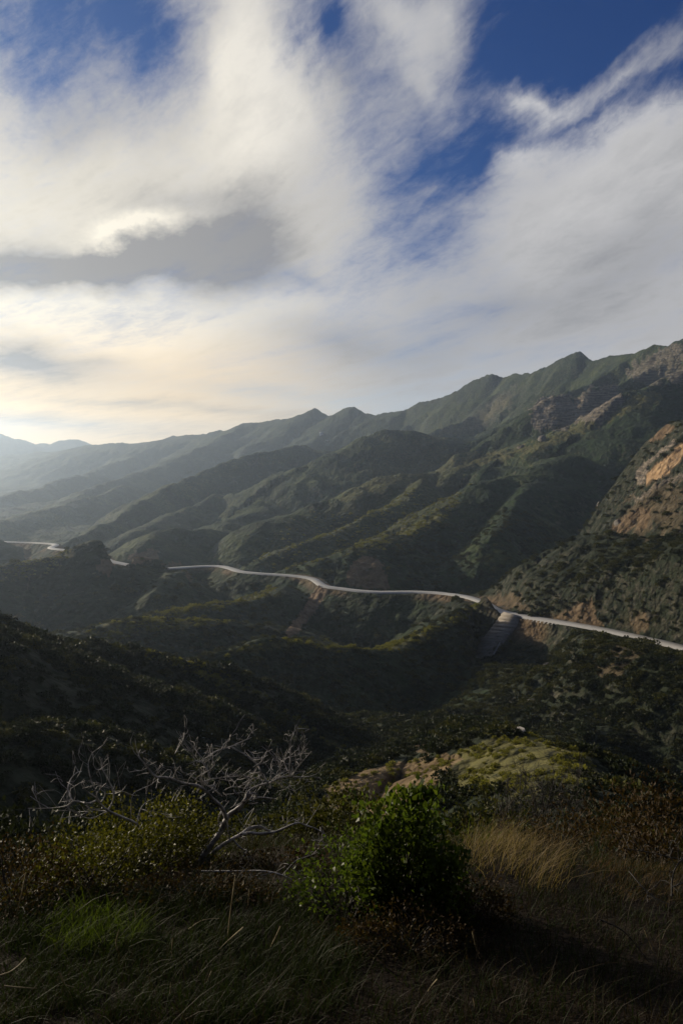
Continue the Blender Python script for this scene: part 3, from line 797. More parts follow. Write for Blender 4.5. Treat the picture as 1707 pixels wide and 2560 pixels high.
protopale = bpy.data.collections.new('sunlit_brush_shapes')
for q in range(3):
    o = scrub_proto(150, .30, M_SUNLIT, 80 + q, [.8,1.0,.6][q]).obj('sunlit_brush_shape', M_SUNLIT)
    COL.objects.unlink(o); protopale.objects.link(o)
pale = []
for r0, r1, dens, sz in ((50, 140, 1.5, .40), (140, 260, 1.0, .85), (260, 640, 2.4, 1.2), (640, 950, 12.0, 1.9)):
    n = int((r1*r1 - r0*r0)*R(58)/2/dens)
    r = np.sqrt(rng.uniform(r0*r0, r1*r1, n)); a = rng.uniform(R(-29), R(29), n)
    x, y = r*np.sin(a), r*np.cos(a)
    z, own, D = terrain_at(x, y); px, py = project(x, y, z)
    grs = patch(px, py, r, 2.2*fbm(x/14, y/14 + z/9, 3), 2.2*fbm(x/14 + 31, z/9 - y/14, 3), GRASS_AND_LIT)
    s_ = sz*np.exp(rng.normal(0, .35, n))
    cl = fbm(x/(9 + r/40), y/(9 + r/40), 3)
    keep = (D > 12) & (rng.uniform(0, 1, n) < grs*.85) & (cl + rng.uniform(-.3, .3, n) > -.25) & visible(x, y, z + s_, .01)
    pale.append(np.stack([x, y, z - .1*s_, s_, r, own], 1)[keep])
pale = np.concatenate(pale)
pts = []
for r0, r1, dens, sz in ((26, 60, 2.0, .7), (60, 130, 1.9, .9), (130, 260, 2.2, 1.2), (260, 430, 5.0, 1.45), (430, 760, 34.0, 2.0)):
    n = int((r1*r1 - r0*r0)*R(58)/2/dens)
    r = np.sqrt(rng.uniform(r0*r0, r1*r1, n)); a = rng.uniform(R(-29), R(29), n)
    x, y = r*np.sin(a), r*np.cos(a)
    z, own, D = terrain_at(x, y)
    s_ = sz*np.exp(rng.normal(0, .34, n))
    px, py = project(x, y, z)
    wx_, wy_ = 2.2*fbm(x/14, y/14 + z/9, 3), 2.2*fbm(x/14 + 31, z/9 - y/14, 3)
    bare = np.maximum(patch(px, py, r, wx_, wy_, EARTH), patch(px, py, r, wx_, wy_, ROCK))
    grs = patch(px, py, r, wx_, wy_, GRASS_AND_LIT)
    cl = fbm(x/26, y/26, 3) + .5*fbm(x/7, y/7, 2)
    keep = (D > np.where(SIDE(x, y) > 0, 13, 9)) & (rng.uniform(0, 1, n) > bare*1.15) & (rng.uniform(0, 1, n) > grs*.95) & (cl + rng.uniform(-.5, .5, n) > -.38)
    keep &= (x > 60) | (r < 280) | (rng.uniform(0, 1, n) < .42)
    keep &= visible(x, y, z + s_*.8, .012)
    pts.append(np.stack([x, y, z - .12*s_, s_, r, own], 1)[keep])
PTS = np.concatenate(pts)
front = visible(PTS[:, 0], PTS[:, 1], PTS[:, 2] + PTS[:, 3]*.9, 0.0)
ppx, ppy = project(PTS[:, 0], PTS[:, 1], PTS[:, 2])
infr = front & (ppx > 0) & (ppx < 1707) & (ppy < 2080)
score = np.where(infr, PTS[:, 3]/PTS[:, 4], 0)
order = np.argsort(-score)
SINGLE = order[:270]; REST = order[270:]

def region_label(p, px, py):
    g = RIDGES[int(p[5]) - 1][0] if p[5] > 0 else 'valley'
    if g == 'near_spur': return ('rounded dark shrub on the sunlit brushy spur below the camera', 'shrubs on the brushy spur')
    if g == 'near_hill': return ('dark shrub on the shaded hillside that fills the lower left', 'shrubs on the shaded hillside')
    return ('dark shrub in the brushy ravine beyond the foreground bank', 'shrubs in the ravine')
for i in SINGLE:
    p = PTS[i]
    me = SC[int(rng.integers(0, 5))]
    o = bpy.data.objects.new('shrub', me); COL.objects.link(o)
    o.location = p[:3]; o.scale = [p[3]*f for f in (1, 1, float(rng.uniform(.8, 1.2)))]; o.rotation_euler = (0, 0, float(rng.uniform(0, 6.28)))
    lb, gr = region_label(p, ppx[i], ppy[i])
    tag(o, lb, 'shrub', gr)

def scatter(name, P, collection):
    me = bpy.data.meshes.new(name)
    me.vertices.add(len(P)); me.vertices.foreach_set('co', P[:, :3].astype(np.float32).ravel())
    a = me.attributes.new('size', 'FLOAT_VECTOR', 'POINT')
    sv = np.stack([P[:, 3], P[:, 3], P[:, 3]*rng.uniform(.75, 1.2, len(P))], 1).astype(np.float32); a.data.foreach_set('vector', sv.ravel())
    a = me.attributes.new('turn', 'FLOAT_VECTOR', 'POINT')
    rv = np.stack([rng.uniform(-.15, .15, len(P)), rng.uniform(-.15, .15, len(P)), rng.uniform(0, 6.28, len(P))], 1).astype(np.float32); a.data.foreach_set('vector', rv.ravel())
    a = me.attributes.new('shape', 'INT', 'POINT'); a.data.foreach_set('value', np.where((P[:, 4] > 250) & (rng.uniform(0, 1, len(P)) < .5), len(collection.objects) - 1, rng.integers(0, len(collection.objects), len(P))).astype(np.int32))
    o = bpy.data.objects.new(name, me); COL.objects.link(o)
    ng = bpy.data.node_groups.new('scatter_shrubs', 'GeometryNodeTree')
    ng.interface.new_socket('Geometry', in_out='INPUT', socket_type='NodeSocketGeometry')
    ng.interface.new_socket('Geometry', in_out='OUTPUT', socket_type='NodeSocketGeometry')
    N, L = ng.nodes, ng.links
    gi, go = N.new('NodeGroupInput'), N.new('NodeGroupOutput')
    iop = N.new('GeometryNodeInstanceOnPoints'); ci = N.new('GeometryNodeCollectionInfo')
    m2p = N.new('GeometryNodeMeshToPoints')
    ci.inputs['Collection'].default_value = collection; ci.inputs['Separate Children'].default_value = True; ci.inputs['Reset Children'].default_value = True
    def named(nm, t):
        n = N.new('GeometryNodeInputNamedAttribute'); n.data_type = t; n.inputs['Name'].default_value = nm; return n.outputs['Attribute']
    L.new(gi.outputs[0], m2p.inputs[0]); L.new(m2p.outputs[0], iop.inputs['Points']); L.new(ci.outputs[0], iop.inputs['Instance'])
    iop.inputs['Pick Instance'].default_value = True
    L.new(named('shape', 'INT'), iop.inputs['Instance Index'])
    e2r = N.new('FunctionNodeEulerToRotation'); L.new(named('turn', 'FLOAT_VECTOR'), e2r.inputs[0]); L.new(e2r.outputs[0], iop.inputs['Rotation'])
    L.new(named('size', 'FLOAT_VECTOR'), iop.inputs['Scale'])
    L.new(iop.outputs[0], go.inputs[0])
    md = o.modifiers.new('scatter', 'NODES'); md.node_group = ng
    return tag(o, kind='stuff')
scatter('chaparral_scrub', PTS[REST], protocol)

scatter('sunlit_brush', pale, protopale)

# two dark bushes that stand against the pale road
for k, (px, py, D, s_) in enumerate(((1307,1537,411,3.4), (1341,1548,404,4.6), (1170,1545,412,2.6), (1150,1560,400,2.8))):
    p = at(px, py, D); z = ground(p[0], p[1])
    o = bpy.data.objects.new('roadside_bush', SC[k % 4]); COL.objects.link(o)
    o.location = (p[0], p[1], z - .3); o.scale = (s_, s_, s_*1.1); o.rotation_euler = (0, 0, k*1.3)
    tag(o, ['small dark bush at the top of the concrete bank, cutting into the pale road', 'larger round dark bush standing in front of the pale road',
            'round bush on the narrow ridge crest by the hidden stretch of road', 'low round bush further down the narrow ridge crest'][k], 'bush')

# ------------------------------------------------------------------ concrete bank under the road
def concrete_bank():
    m, nt, b = new_mat('weathered_concrete')
    tc = nt.node('ShaderNodeTexCoord'); n = nt.noise(tc.outputs['Object'], .35, 6, .65); n2 = nt.noise(tc.outputs['Object'], 2.2, 4, .6)
    c = nt.mix(nt.ramp(n, .3, .7), rgb(.23,.20,.165), rgb(.34,.305,.25))
    nt.set(b.inputs['Base Color'], nt.mix(nt.math('MULTIPLY', n2, .4), c, rgb(.22,.185,.14))); b.inputs['Roughness'].default_value = .85
    base = at(1208, 1646, 389)
    root = empty('retaining_bank', base, 'stepped grey concrete bank running down the slope from the road', 'retaining wall')
    B = Build(); N = 14
    def lerp(Q, t):
        Q = np.array([at(*q) for q in Q]); x = t*(len(Q)-1); i = min(int(x), len(Q)-2); return Q[i] + (Q[i+1]-Q[i])*(x-i)
    nrm = np.array([-BANK_P[0], -BANK_P[1], 1.0]); nrm /= np.linalg.norm(nrm)
    for k in range(N):
        a0, a1 = lerp(BANK_L, k/N), lerp(BANK_L, (k+1)/N); b0, b1 = lerp(BANK_R, k/N), lerp(BANK_R, (k+1)/N)
        # each course leans back less than the slope and leaves a narrow step under it
        lo, hi, dn = nrm*.95, nrm*.35, -nrm*4
        v = [a0 + hi, b0 + hi, b1 + lo, a1 + lo, a0 + dn, b0 + dn, b1 + dn, a1 + dn]
        B.add(v, [(0,3,2,1),(4,5,6,7),(0,1,5,4),(1,2,6,5),(2,3,7,6),(3,0,4,7)])
    B.obj('wall_courses', m, root, base, smooth=False)
    B = Build(); B.tube([at(1249,1607,391.0), at(1242,1620,389.0), at(1233,1636,386.6)], .4, .4, 6, 0)
    o = B.obj('drain_pipe', bark_mat('pale_pipe', rgb(.30,.29,.27), rgb(.42,.41,.39)), root, base)
    o['label'] = 'pale drain pipe along the lower edge'
concrete_bank()

# ------------------------------------------------------------------ rocks
M_ROCK = bark_mat('pale_sandstone', rgb(.07,.058,.045), rgb(.22,.19,.15), 1.6)
M_CREAM = bark_mat('cream_sandstone', rgb(.22,.19,.15), rgb(.52,.47,.40), 1.6)
def rock_mesh(seed, sx, sy, sz):
    g = np.random.default_rng(seed)
    import bmesh
    bm = bmesh.new(); bmesh.ops.create_icosphere(bm, subdivisions=3, radius=1)
    pl = g.normal(size=(9, 3)); pl /= np.linalg.norm(pl, axis=1)[:, None]; off = g.uniform(.42, .85, 9)
    for v in bm.verts:
        c = np.array(v.co)
        for n_, o_ in zip(pl, off):
            d = c @ n_ - o_
            if d > 0: c = c - n_*d*.92
        c = c*(1 + .08*math.sin(c[0]*9 + seed)*math.sin(c[1]*8)*math.cos(c[2]*7))
        v.co = c*np.array([sx, sy, sz])
    me = bpy.data.meshes.new('rock'); bm.to_mesh(me); bm.free()
    me.materials.append(M_CREAM if seed < 5 else M_ROCK)
    return me
for k, (px, py, D, sx, sz, lb) in enumerate([
        (1270,1848,91,.7,.45,'smaller pale rock beside the long pale rock on top of the brushy spur'),
        (1298,1844,92,1.25,.42,'long pale rock crowning the brushy spur'),
        (1418,1698,262,2.0,1.6,'pale boulder among dark brush below the right part of the road, a small lone one'),
        (1372,1600,352,2.6,1.8,'pale boulder just below the road, right of the concrete bank'),
        (1590,1640,300,1.0,.9,'tall pale boulder on the slope near the right edge, below the road'),
        (1625,1665,290,1.3,1.2,'largest tan boulder on the slope near the right edge'),
        (1330,1700,255,1.8,1.2,'low pale rock in the dark slope below the concrete bank'),
        (1355,1125,1085,9,6,'single pale boulder on the green spur of the mountain'),
        (1300,1118,1100,8,6,'pale outcrop near the foot of the crag band'),
        (1385,1300,700,5,4,'small pale boulder deep in the shaded gully of the mountain'),
        (1545,1330,535,4,3,'tan boulder at the lower tip of the sandy rock face'),
        (1500,1215,650,4,5,'leaning pale slab left of the sandy rock face')]):
    p = at(px, py, D); z = ground(p[0], p[1]) if D > 20 else p[2]
    o = bpy.data.objects.new('rock', rock_mesh(k + 3, sx, sx*.8, sz)); COL.objects.link(o)
    o.location = (p[0], p[1], z + sz*(.15 if k > 1 else .75)); o.rotation_euler = (.2*math.sin(k*3), .25*math.cos(k*5), k*1.1)
    tag(o, lb, 'rock')

# ------------------------------------------------------------------ far pale house on the hazy slope
def house():
    m, nt, b = new_mat('white_render'); b.inputs['Base Color'].default_value = rgb(.75,.74,.72); b.inputs['Roughness'].default_value = .8
    mr, nt2, b2 = new_mat('pale_roof'); b2.inputs['Base Color'].default_value = rgb(.45,.44,.43)
    md, nt3, b3 = new_mat('dark_window'); b3.inputs['Base Color'].default_value = rgb(.02,.025,.03); b3.inputs['Roughness'].default_value = .2
    for k, (px, py, D, w, d, h, lb) in enumerate([(804,1087,2700,15,11,8,'tiny white building high on the hazy slope under the pointed summit'), (818,1104,2640,7,6,4.5,'smaller of the two tiny pale buildings, just below the white one')]):
        p = at(px, py, D); z = ground(p[0], p[1])
        root = empty('house', (p[0], p[1], z - 1), lb, 'house')
        B = Build(); x, y = w/2, d/2
        v = [(-x,-y,-4),(x,-y,-4),(x,y,-4),(-x,y,-4),(-x,-y,h),(x,-y,h),(x,y,h),(-x,y,h),(-x,0,h+d*.25),(x,0,h+d*.25)]
        me = mesh_obj('wall', v, [(0,1,5,4),(1,2,6,5),(2,3,7,6),(3,0,4,7),(5,6,9),(7,4,8)], m, root, False)
        e = .6
        mesh_obj('roof', [(-x-e,-y-e,h-.25),(x+e,-y-e,h-.25),(x+e,0,h+d*.25+.15),(-x-e,0,h+d*.25+.15),(x+e,y+e,h-.25),(-x-e,y+e,h-.25),
                          (-x-e,-y-e,h+.05),(x+e,-y-e,h+.05),(x+e,0,h+d*.25+.5),(-x-e,0,h+d*.25+.5),(x+e,y+e,h+.05),(-x-e,y+e,h+.05)],
                 [(6,7,8,9),(9,8,10,11),(0,3,2,1),(3,5,4,2),(0,1,7,6),(4,5,11,10),(1,2,8,7),(2,4,10,8),(3,0,6,9),(5,3,9,11)], mr, root, False)
        for wx_ in ((-.28, .28) if k == 0 else (0,)):
            mesh_obj('window', [(wx_*w-.9,-y-.03,h*.45),(wx_*w+.9,-y-.03,h*.45),(wx_*w+.9,-y-.03,h*.75),(wx_*w-.9,-y-.03,h*.75)], [(0,1,2,3)], md, root, False)
house()

# ------------------------------------------------------------------ bushes of the foreground
def bush(name, label, px, py, D, rx, ry, rz, nl, L, W, mat, seed, nclump=26, stems=22, cat='bush', group=None, sink=.05, stemmat=None, spread=.16, upright=.3, gz=None):
    g = np.random.default_rng(seed)
    p = at(px, py, D); z = ground(p[0], p[1]) - sink if gz is None else gz
    if rz > 100: rz = at(px, rz, D)[2] - z
    o = np.array([p[0], p[1], z])
    root = empty(name, o, label, cat, group)
    th = g.uniform(0, 2*np.pi, nclump); u = g.uniform(.05, 1, nclump); ph = np.arccos(np.clip(1 - u, 0, 1))
    rad = g.uniform(.62, 1.0, nclump)*(1 + .12*np.sin(3*th + seed))
    cen = np.stack([rx*np.sin(ph)*np.cos(th)*rad, ry*np.sin(ph)*np.sin(th)*rad, rz*(.12 + .88*np.cos(ph)*rad)], 1)
    B = Build()
    k = g.integers(0, nclump, nl)
    off = g.normal(size=(nl, 3))*spread*np.array([rx, ry, rz])*1.1
    P = cen[k] + off
    P[:, 2] = np.clip(P[:, 2], .02, rz*(.93 + .09*g.uniform(size=nl)))
    d = P - np.array([0, 0, rz*.25]); d /= np.linalg.norm(d, axis=1)[:, None] + 1e-9
    d = d*.6 + g.normal(size=(nl, 3))*.6 + np.array([0, 0, upright])
    B.leaves(P, d, g.uniform(.6, 1.25, nl)*L, g.uniform(.7, 1.2, nl)*W)
    f = B.obj('foliage', mat, root)
    B = Build()
    for j in range(stems):
        c = cen[j % nclump]*g.uniform(.8, 1.08)
        b0 = np.array([g.normal()*rx*.15, g.normal()*ry*.15, 0])
        mid = b0*.4 + c*.5 + g.normal(size=3)*np.array([rx, ry, rz])*.10
        B.tube([b0, mid, c], rz*.014 + .002, .0012, 5, 2)
    B.obj('stem', stemmat or M_STEM, root)
    return root

bush('leafy_bush', 'bright green leafy bush at the centre, tallest of the near bushes', 1010, 2330, 3.05, .21, .20, 2000, 2800, .034, .021, M_GREEN, 11, 34, 40, upright=.6)
bush('leafy_bush', 'lower green bush with small leaves leaning on the bright green bush', 880, 2330, 3.0, .22, .2, 2090, 2600, .024, .014, M_GREEN, 12, 30, 26)
bush('leafy_bush', 'dark green side bush that spills to the right of the bright green bush', 1100, 2345, 3.0, .15, .16, 2130, 1400, .028, .016, M_GREEN, 27, 20, 20)
bush('yellow_bush', 'yellow green bush with tiny leaves under the left dead shrub', 375, 2270, 4.1, .36, .32, 2005, 6200, .022, .013, M_YELLOW, 13, 52, 60)
bush('yellow_bush', 'yellowish scrubby bush sloping down to the left of the yellow green bush', 225, 2300, 3.6, .36, .3, 2085, 3800, .022, .012, M_YELLOW, 14, 44, 50)
bush('dry_bush', 'dry brown bush at the left edge beside the yellowish bush', 50, 2310, 3.5, .40, .3, 2140, 3200, .022, .010, M_BROWN, 15, 40, 70)
bush('dry_bush', 'dark tangled bush between the dead shrub trunk and the green bush', 690, 2290, 3.6, .34, .3, 2190, 2600, .022, .012, M_BROWN, 16, 40, 60)
bush('dry_bush', 'low brown brush in the shade at the foot of the yellow green bush', 480, 2330, 3.2, .36, .2, 2200, 2400, .02, .010, M_BROWN, 28, 40, 60)
bush('dry_bush', 'low dark tangle of twigs at the foot of the bright green bush', 1020, 2440, 2.65, .30, .14, 2290, 2000, .018, .008, M_BROWN, 29, 36, 60)
bush('dry_bush', 'low dry tangle between the green bush and the golden grass', 1190, 2330, 3.0, .16, .14, 2210, 1200, .02, .009, M_BROWN, 30, 24, 40)
bush('dark_bush', 'dark olive bush behind the gap left of the bright green bush', 850, 2180, 6.6, .62, .6, 2005, 3600, .05, .03, M_OLIVE, 17, 40, 30)
bush('dark_bush', 'olive bush behind the trunk of the dead shrub', 640, 2200, 6.4, .6, .5, 2060, 3000, .05, .028, M_OLIVE, 18, 40, 30)
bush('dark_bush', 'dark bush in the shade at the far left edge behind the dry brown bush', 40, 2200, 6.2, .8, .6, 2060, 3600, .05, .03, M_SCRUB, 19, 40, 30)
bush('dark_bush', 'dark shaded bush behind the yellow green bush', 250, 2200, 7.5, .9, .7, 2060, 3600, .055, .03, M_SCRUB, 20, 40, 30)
bush('brown_bush', 'rust brown dry bush at the right edge beyond the grassy ledge', 1640, 2120, 6.2, .8, .7, 1985, 4200, .045, .018, M_BROWN, 21, 44, 50)
bush('brown_bush', 'brown dry bush right of the charred stems', 1490, 2120, 6.8, .7, .6, 2035, 3600, .045, .018, M_BROWN, 22, 40, 50)
bush('dark_bush', 'low dark bush right of the bright green bush under the charred stems', 1210, 2130, 8.0, .8, .6, 2020, 3400, .055, .03, M_OLIVE, 23, 40, 30)
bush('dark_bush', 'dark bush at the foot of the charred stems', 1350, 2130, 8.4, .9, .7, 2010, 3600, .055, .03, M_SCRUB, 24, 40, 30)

# ------------------------------------------------------------------ dead shrubs
def limb(B, pts, D, r0, r1, depth, seed, twigs=.0, k=6, thick=True):
    g = np.random.default_rng(seed)
    n = len(pts)
    dz = np.interp(np.arange(n), [0, n-1], [depth[0], depth[1]]) + g.normal(0, .012, n)
    P = np.array([at(px, py, D + e) for (px, py), e in zip(pts, dz)])
    if thick: r0, r1 = r0*.82 + .0002, r1*.85 + .0005
    Q = B.tube(P, r0, r1, k, 2)
    L = np.linalg.norm(np.diff(Q, axis=0), axis=1).sum()
    for _ in range(int(L*twigs*4.6 + (.5 if twigs else 0))):
        i = int(g.integers(len(Q)//5, len(Q)))
        b0 = Q[min(i, len(Q)-1)]; t = Q[min(i+1, len(Q)-1)] - Q[max(i-1, 0)]; t /= np.linalg.norm(t) + 1e-9
        d = t*.5 + g.normal(size=3)*.7 + np.array([0, 0, .45]); d /= np.linalg.norm(d)
        ln = g.uniform(.03, .17)*D/4.4
        e = d + g.normal(size=3)*.45 + np.array([0, 0, .3])
        m1 = b0 + d*ln*.5; m2 = m1 + e/np.linalg.norm(e)*ln*.5
        B.tube([b0, m1, m2], min(min(r0, r1)*.85, .0030), .0013, 4, 1)
        for _k in range(int(g.integers(0, 3))):
            f = b0 + (m2 - b0)*g.uniform(.3, .9); d2 = d + g.normal(size=3)*.8; d2 /= np.linalg.norm(d2)
            B.tube([f, f + d2*ln*.35, f + (d2 + g.normal(size=3)*.4)*ln*.6], .0016, .0011, 3, 1)
    return Q

def z6(*q): return [(420 + x*.2551, 1780 + y*.2551) for x, y in q]
def z5(*q): return [(50 + x*.2551, 1780 + y*.2551) for x, y in q]
def g5(*q): return [(x*.5485, 2000 + y*.5485) for x, y in q]
def g6(*q): return [(850 + x*.5466, 2000 + y*.5466) for x, y in q]

D0 = 3.95
base = at(478, 2215, D0)
ds = empty('dead_shrub', base, 'big bare grey dead shrub with a leaning trunk and twisted branches', 'dead shrub')
def part(name, mat, limbs, seed, parent, org, D):
    B = Build()
    for q, (pts, r0, r1, dep, tw) in enumerate(limbs): limb(B, pts, D, r0, r1, dep, seed*31 + q, tw)
    return B.obj(name, mat, parent, org)
part('trunk', M_DEAD, [(z6((215,1720),(280,1560),(330,1440),(430,1290),(520,1170),(570,1050),(600,1000),(680,960),(740,890),(820,790)), .024, .013, (0,.02), 0),
                       (z6((315,1390),(430,1210),(500,1190)), .006, .003, (.05,.0), 2)], 1, ds, base, D0)
part('branch', M_DEAD, [(z6((575,1045),(530,930),(450,860),(370,770),(290,720),(200,710),(120,690),(60,660),(-30,640)) + z5((1370,640),(1310,630),(1250,540),(1165,440)), .014, .0035, (.0,-.25), 5),
                        (z5((1250,545),(1200,575),(1140,575),(1075,590)), .003, .001, (-.25,-.28), 6), (z5((1265,600),(1215,600),(1140,625)), .003, .001, (-.24,-.2), 4),
                        (z5((1470,640),(1490,590),(1480,565),(1445,565)), .003, .0015, (-.2,-.2), 0), (z5((1360,600),(1345,570),(1330,530)), .003, .001, (-.2,-.2), 2)], 2, ds, base, D0)
part('branch', M_DEAD, [(z6((530,825),(460,760),(400,730),(345,690),(330,640),(340,610),(410,570),(460,520)), .006, .002, (.05,-.05), 6),
                        (z6((340,690),(290,680),(230,630)), .004, .0015, (0,-.05), 4), (z6((270,660),(340,600),(410,570)), .004, .002, (0,0), 4),
                        (z6((400,730),(470,710),(462,760),(440,790)), .004, .0015, (.03,0), 2), (z6((345,690),(410,660),(490,650),(560,640),(680,630),(760,620)), .005, .0015, (0,.1), 6),
                        (z6((490,650),(470,620),(500,600),(555,535)), .003, .001, (.02,.0), 3), (z6((510,660),(600,670),(660,690)), .003, .0015, (.04,.1), 5)], 3, ds, base, D0)
part('branch', M_DEAD, [(z6((410,640),(390,570),(370,530),(335,480),(440,400),(540,360),(620,340),(700,300),(820,250)), .007, .002, (0,.12), 5),
                        (z6((335,480),(290,490),(260,460),(240,400),(240,350)), .005, .0015, (0,-.08), 4), (z6((240,390),(190,380),(130,320),(155,260),(140,200)), .004, .0015, (-.05,-.12), 3),
                        (z6((440,410),(400,440),(350,460)), .004, .002, (.02,.0), 2), (z6((560,355),(575,330),(572,310)), .003, .001, (.05,.05), 0), (z6((545,350),(530,300),(530,265)), .003, .001, (.05,.03), 0)], 4, ds, base, D0)
part('branch', M_DEAD, [(z6((620,340),(700,390),(760,420),(820,470),(880,520),(905,570),(915,620),(950,660),(985,705)), .005, .004, (.1,.05), 6),
                        (z6((880,520),(940,500),(990,470)), .003, .001, (.1,.15), 4), (z6((845,450),(950,450),(920,485),(890,505)), .003, .002, (.12,.12), 3),
                        (z6((780,370),(830,410),(845,450)), .003, .001, (.08,.1), 2), (z6((915,615),(880,640),(830,650),(780,700),(740,770)), .004, .002, (.08,.05), 5),
                        (z6((810,740),(805,660),(800,590)), .003, .001, (.05,.05), 3)], 5, ds, base, D0)
part('branch', M_DEAD, [(z6((760,860),(780,780),(860,730),(930,710),(1010,690),(1080,650),(1130,635),(1210,630),(1300,640),(1420,630)), .009, .002, (.0,.2), 5),
                        (z6((1300,640),(1340,665),(1375,660)), .002, .001, (.15,.18), 4), (z6((1190,625),(1190,520),(1200,420),(1200,265)), .005, .0012, (.15,.2), 6),
                        (z6((1215,625),(1280,530),(1330,470),(1405,385)), .005, .0015, (.15,.1), 6), (z6((1172,575),(1145,510),(1132,470),(1200,430),(1280,360)), .004, .0012, (.15,.25), 5),
                        (z6((1320,480),(1300,440),(1280,330)), .003, .001, (.1,.12), 2), (z6((1300,440),(1330,350),(1340,300),(1305,190)), .003, .001, (.1,.05), 2),
                        (z6((1210,625),(1230,550)), .003, .001, (.15,.12), 0), (z6((1080,650),(1110,620),(1090,500),(1085,470),(1030,455)), .004, .001, (.12,.05), 6),
                        (z6((1080,690),(1150,740),(1240,775)), .004, .0015, (.1,.15), 4), (z6((1195,700),(1190,760),(1160,830)), .003, .001, (.12,.1), 2)], 6, ds, base, D0)
part('branch', M_DEAD, [(z6((740,885),(820,835),(940,840),(1060,855)), .010, .003, (.02,.15), 4), (z6((940,830),(970,780),(1000,720)), .004, .002, (.1,.1), 4),
                        (z6((820,790),(850,795),(868,815),(865,835)), .006, .005, (-.01,-.02), 0), (z6((610,945),(650,920),(700,910),(770,830)), .004, .003, (0,.0), 3),
                        (z6((780,900),(830,900),(880,890)), .003, .002, (0,.05), 2), (z6((560,810),(600,805),(650,800)), .003, .002, (.05,.05), 2), (z6((650,760),(655,790),(700,805)), .004, .003, (0,0), 0),
                        (z6((560,765),(620,730),(720,735),(740,690)), .004, .002, (.05,.0), 5), (z6((620,730),(590,680),(640,660)), .003, .001, (.03,0), 4)], 7, ds, base, D0)
part('branch', M_DEAD, [(z6((330,1500),(380,1450),(480,1340),(620,1250),(720,1200),(790,1140),(900,1120),(960,1150),(1030,1185),(1120,1150),(1200,1110),(1280,1080),(1340,1110),(1440,1140),(1510,1180)), .017, .003, (.02,.3), 4),
                        (z6((720,1200),(790,1180),(900,1198),(1030,1182)), .009, .009, (.05,.12), 1), (z6((640,1250),(720,1350),(790,1350),(720,1450),(680,1568)), .006, .003, (0,-.1), 4),
                        (z6((900,1120),(860,1060),(870,1010)), .004, .001, (.1,.1), 4), (z6((1270,1080),(1320,1020),(1330,960)), .003, .001, (.2,.2), 3), (z6((1350,1110),(1355,1150)), .003, .001, (.2,.2), 0)], 8, ds, base, D0)
part('branch', M_DEAD, [(z6((500,1110),(490,1020),(550,940),(600,870)), .005, .002, (.0,.05), 4), (z6((610,1250),(580,1130),(570,1060)), .004, .002, (0,0), 2), (z6((520,1170),(490,1090),(500,1030)), .004, .002, (-.02,-.05), 2)], 9, ds, base, D0)

D1 = 3.8
base1 = at(345, 2075, D1)
dl = empty('dead_shrub', base1, 'small bare grey dead shrub sprawling over the yellow green bush', 'dead shrub')
part('trunk', M_DEAD, [(z5((1200,1180),(1150,1090),(1000,1030),(860,970),(790,900),(755,840),(755,790),(850,700)), .010, .003, (0,-.1), 2)], 11, dl, base1, D1)
part('branch', M_DEAD, [(z5((755,840),(690,800),(640,760),(590,690)), .004, .0015, (-.05,-.1), 3), (z5((752,790),(700,680),(675,570),(670,490),(710,400)), .004, .001, (-.05,.05), 3),
                        (z5((740,870),(690,895),(640,890)), .005, .003, (-.05,-.1), 0), (z5((800,880),(840,820),(832,760)), .004, .002, (-.05,-.05), 0)], 12, dl, base1, D1)
part('branch', M_DEAD, [(z5((860,970),(905,900),(930,800),(870,660),(800,550),(798,460)), .006, .0015, (0,.1), 4), (z5((800,560),(750,570),(720,510)), .003, .001, (.1,.1), 2), (z5((815,575),(870,560)), .002, .001, (.1,.12), 0),
                        (z5((930,800),(1000,780),(1050,710)), .004, .0015, (.05,0), 2), (z5((930,800),(850,800)), .003, .001, (.05,.1), 2)], 13, dl, base1, D1)
part('branch', M_DEAD, [(z5((640,890),(590,880),(520,870),(470,920),(380,935),(280,945),(80,945)), .005, .0012, (-.1,.05), 4), (z5((280,940),(180,880),(105,825)), .003, .001, (0,.05), 2),
                        (z5((520,870),(480,800),(470,740),(500,650),(560,590),(605,580)), .004, .0015, (-.05,.1), 4), (z5((535,860),(550,810),(530,720)), .003, .001, (-.05,-.1), 2)], 14, dl, base1, D1)
part('branch', M_DEAD, [(z5((870,975),(800,1000),(720,1045),(640,1040),(560,990),(480,945)), .004, .0012, (0,-.1), 4), (z5((600,1020),(520,1025),(440,1035)), .003, .001, (-.05,-.1), 2),
                        (z5((860,970),(780,970),(700,950),(640,910)), .004, .0015, (0,.05), 2)], 15, dl, base1, D1)
part('branch', M_DEAD, [(z5((1150,1090),(1170,980),(1210,900),(1300,850)), .004, .001, (0,.1), 5), (z5((1090,1060),(1090,800),(1200,750),(1305,703)), .003, .001, (.05,.15), 3)], 16, dl, base1, D1)

D2 = 3.5
b2 = at(520, 2180, D2)
fb = empty('fallen_branch', b2, 'thin grey fallen branch lying between the dead shrub and the green bush', 'branch')
part('limb', M_DEAD, [(g5((920,325),(1000,325),(1080,325),(1200,320),(1300,345),(1370,390),(1420,425),(1490,432),(1540,500)), .006, .002, (0,-.2), 4)], 21, fb, b2, D2)
part('twig', M_DEAD, [(g5((1290,340),(1350,270),(1400,260),(1455,235)), .003, .001, (-.1,-.05), 4)], 22, fb, b2, D2)
part('twig', M_DEAD, [(g5((1480,405),(1495,415),(1502,440)), .004, .003, (-.2,-.2), 0), (g5((1440,320),(1440,370)), .002, .001, (-.2,-.2), 0)], 23, fb, b2, D2)

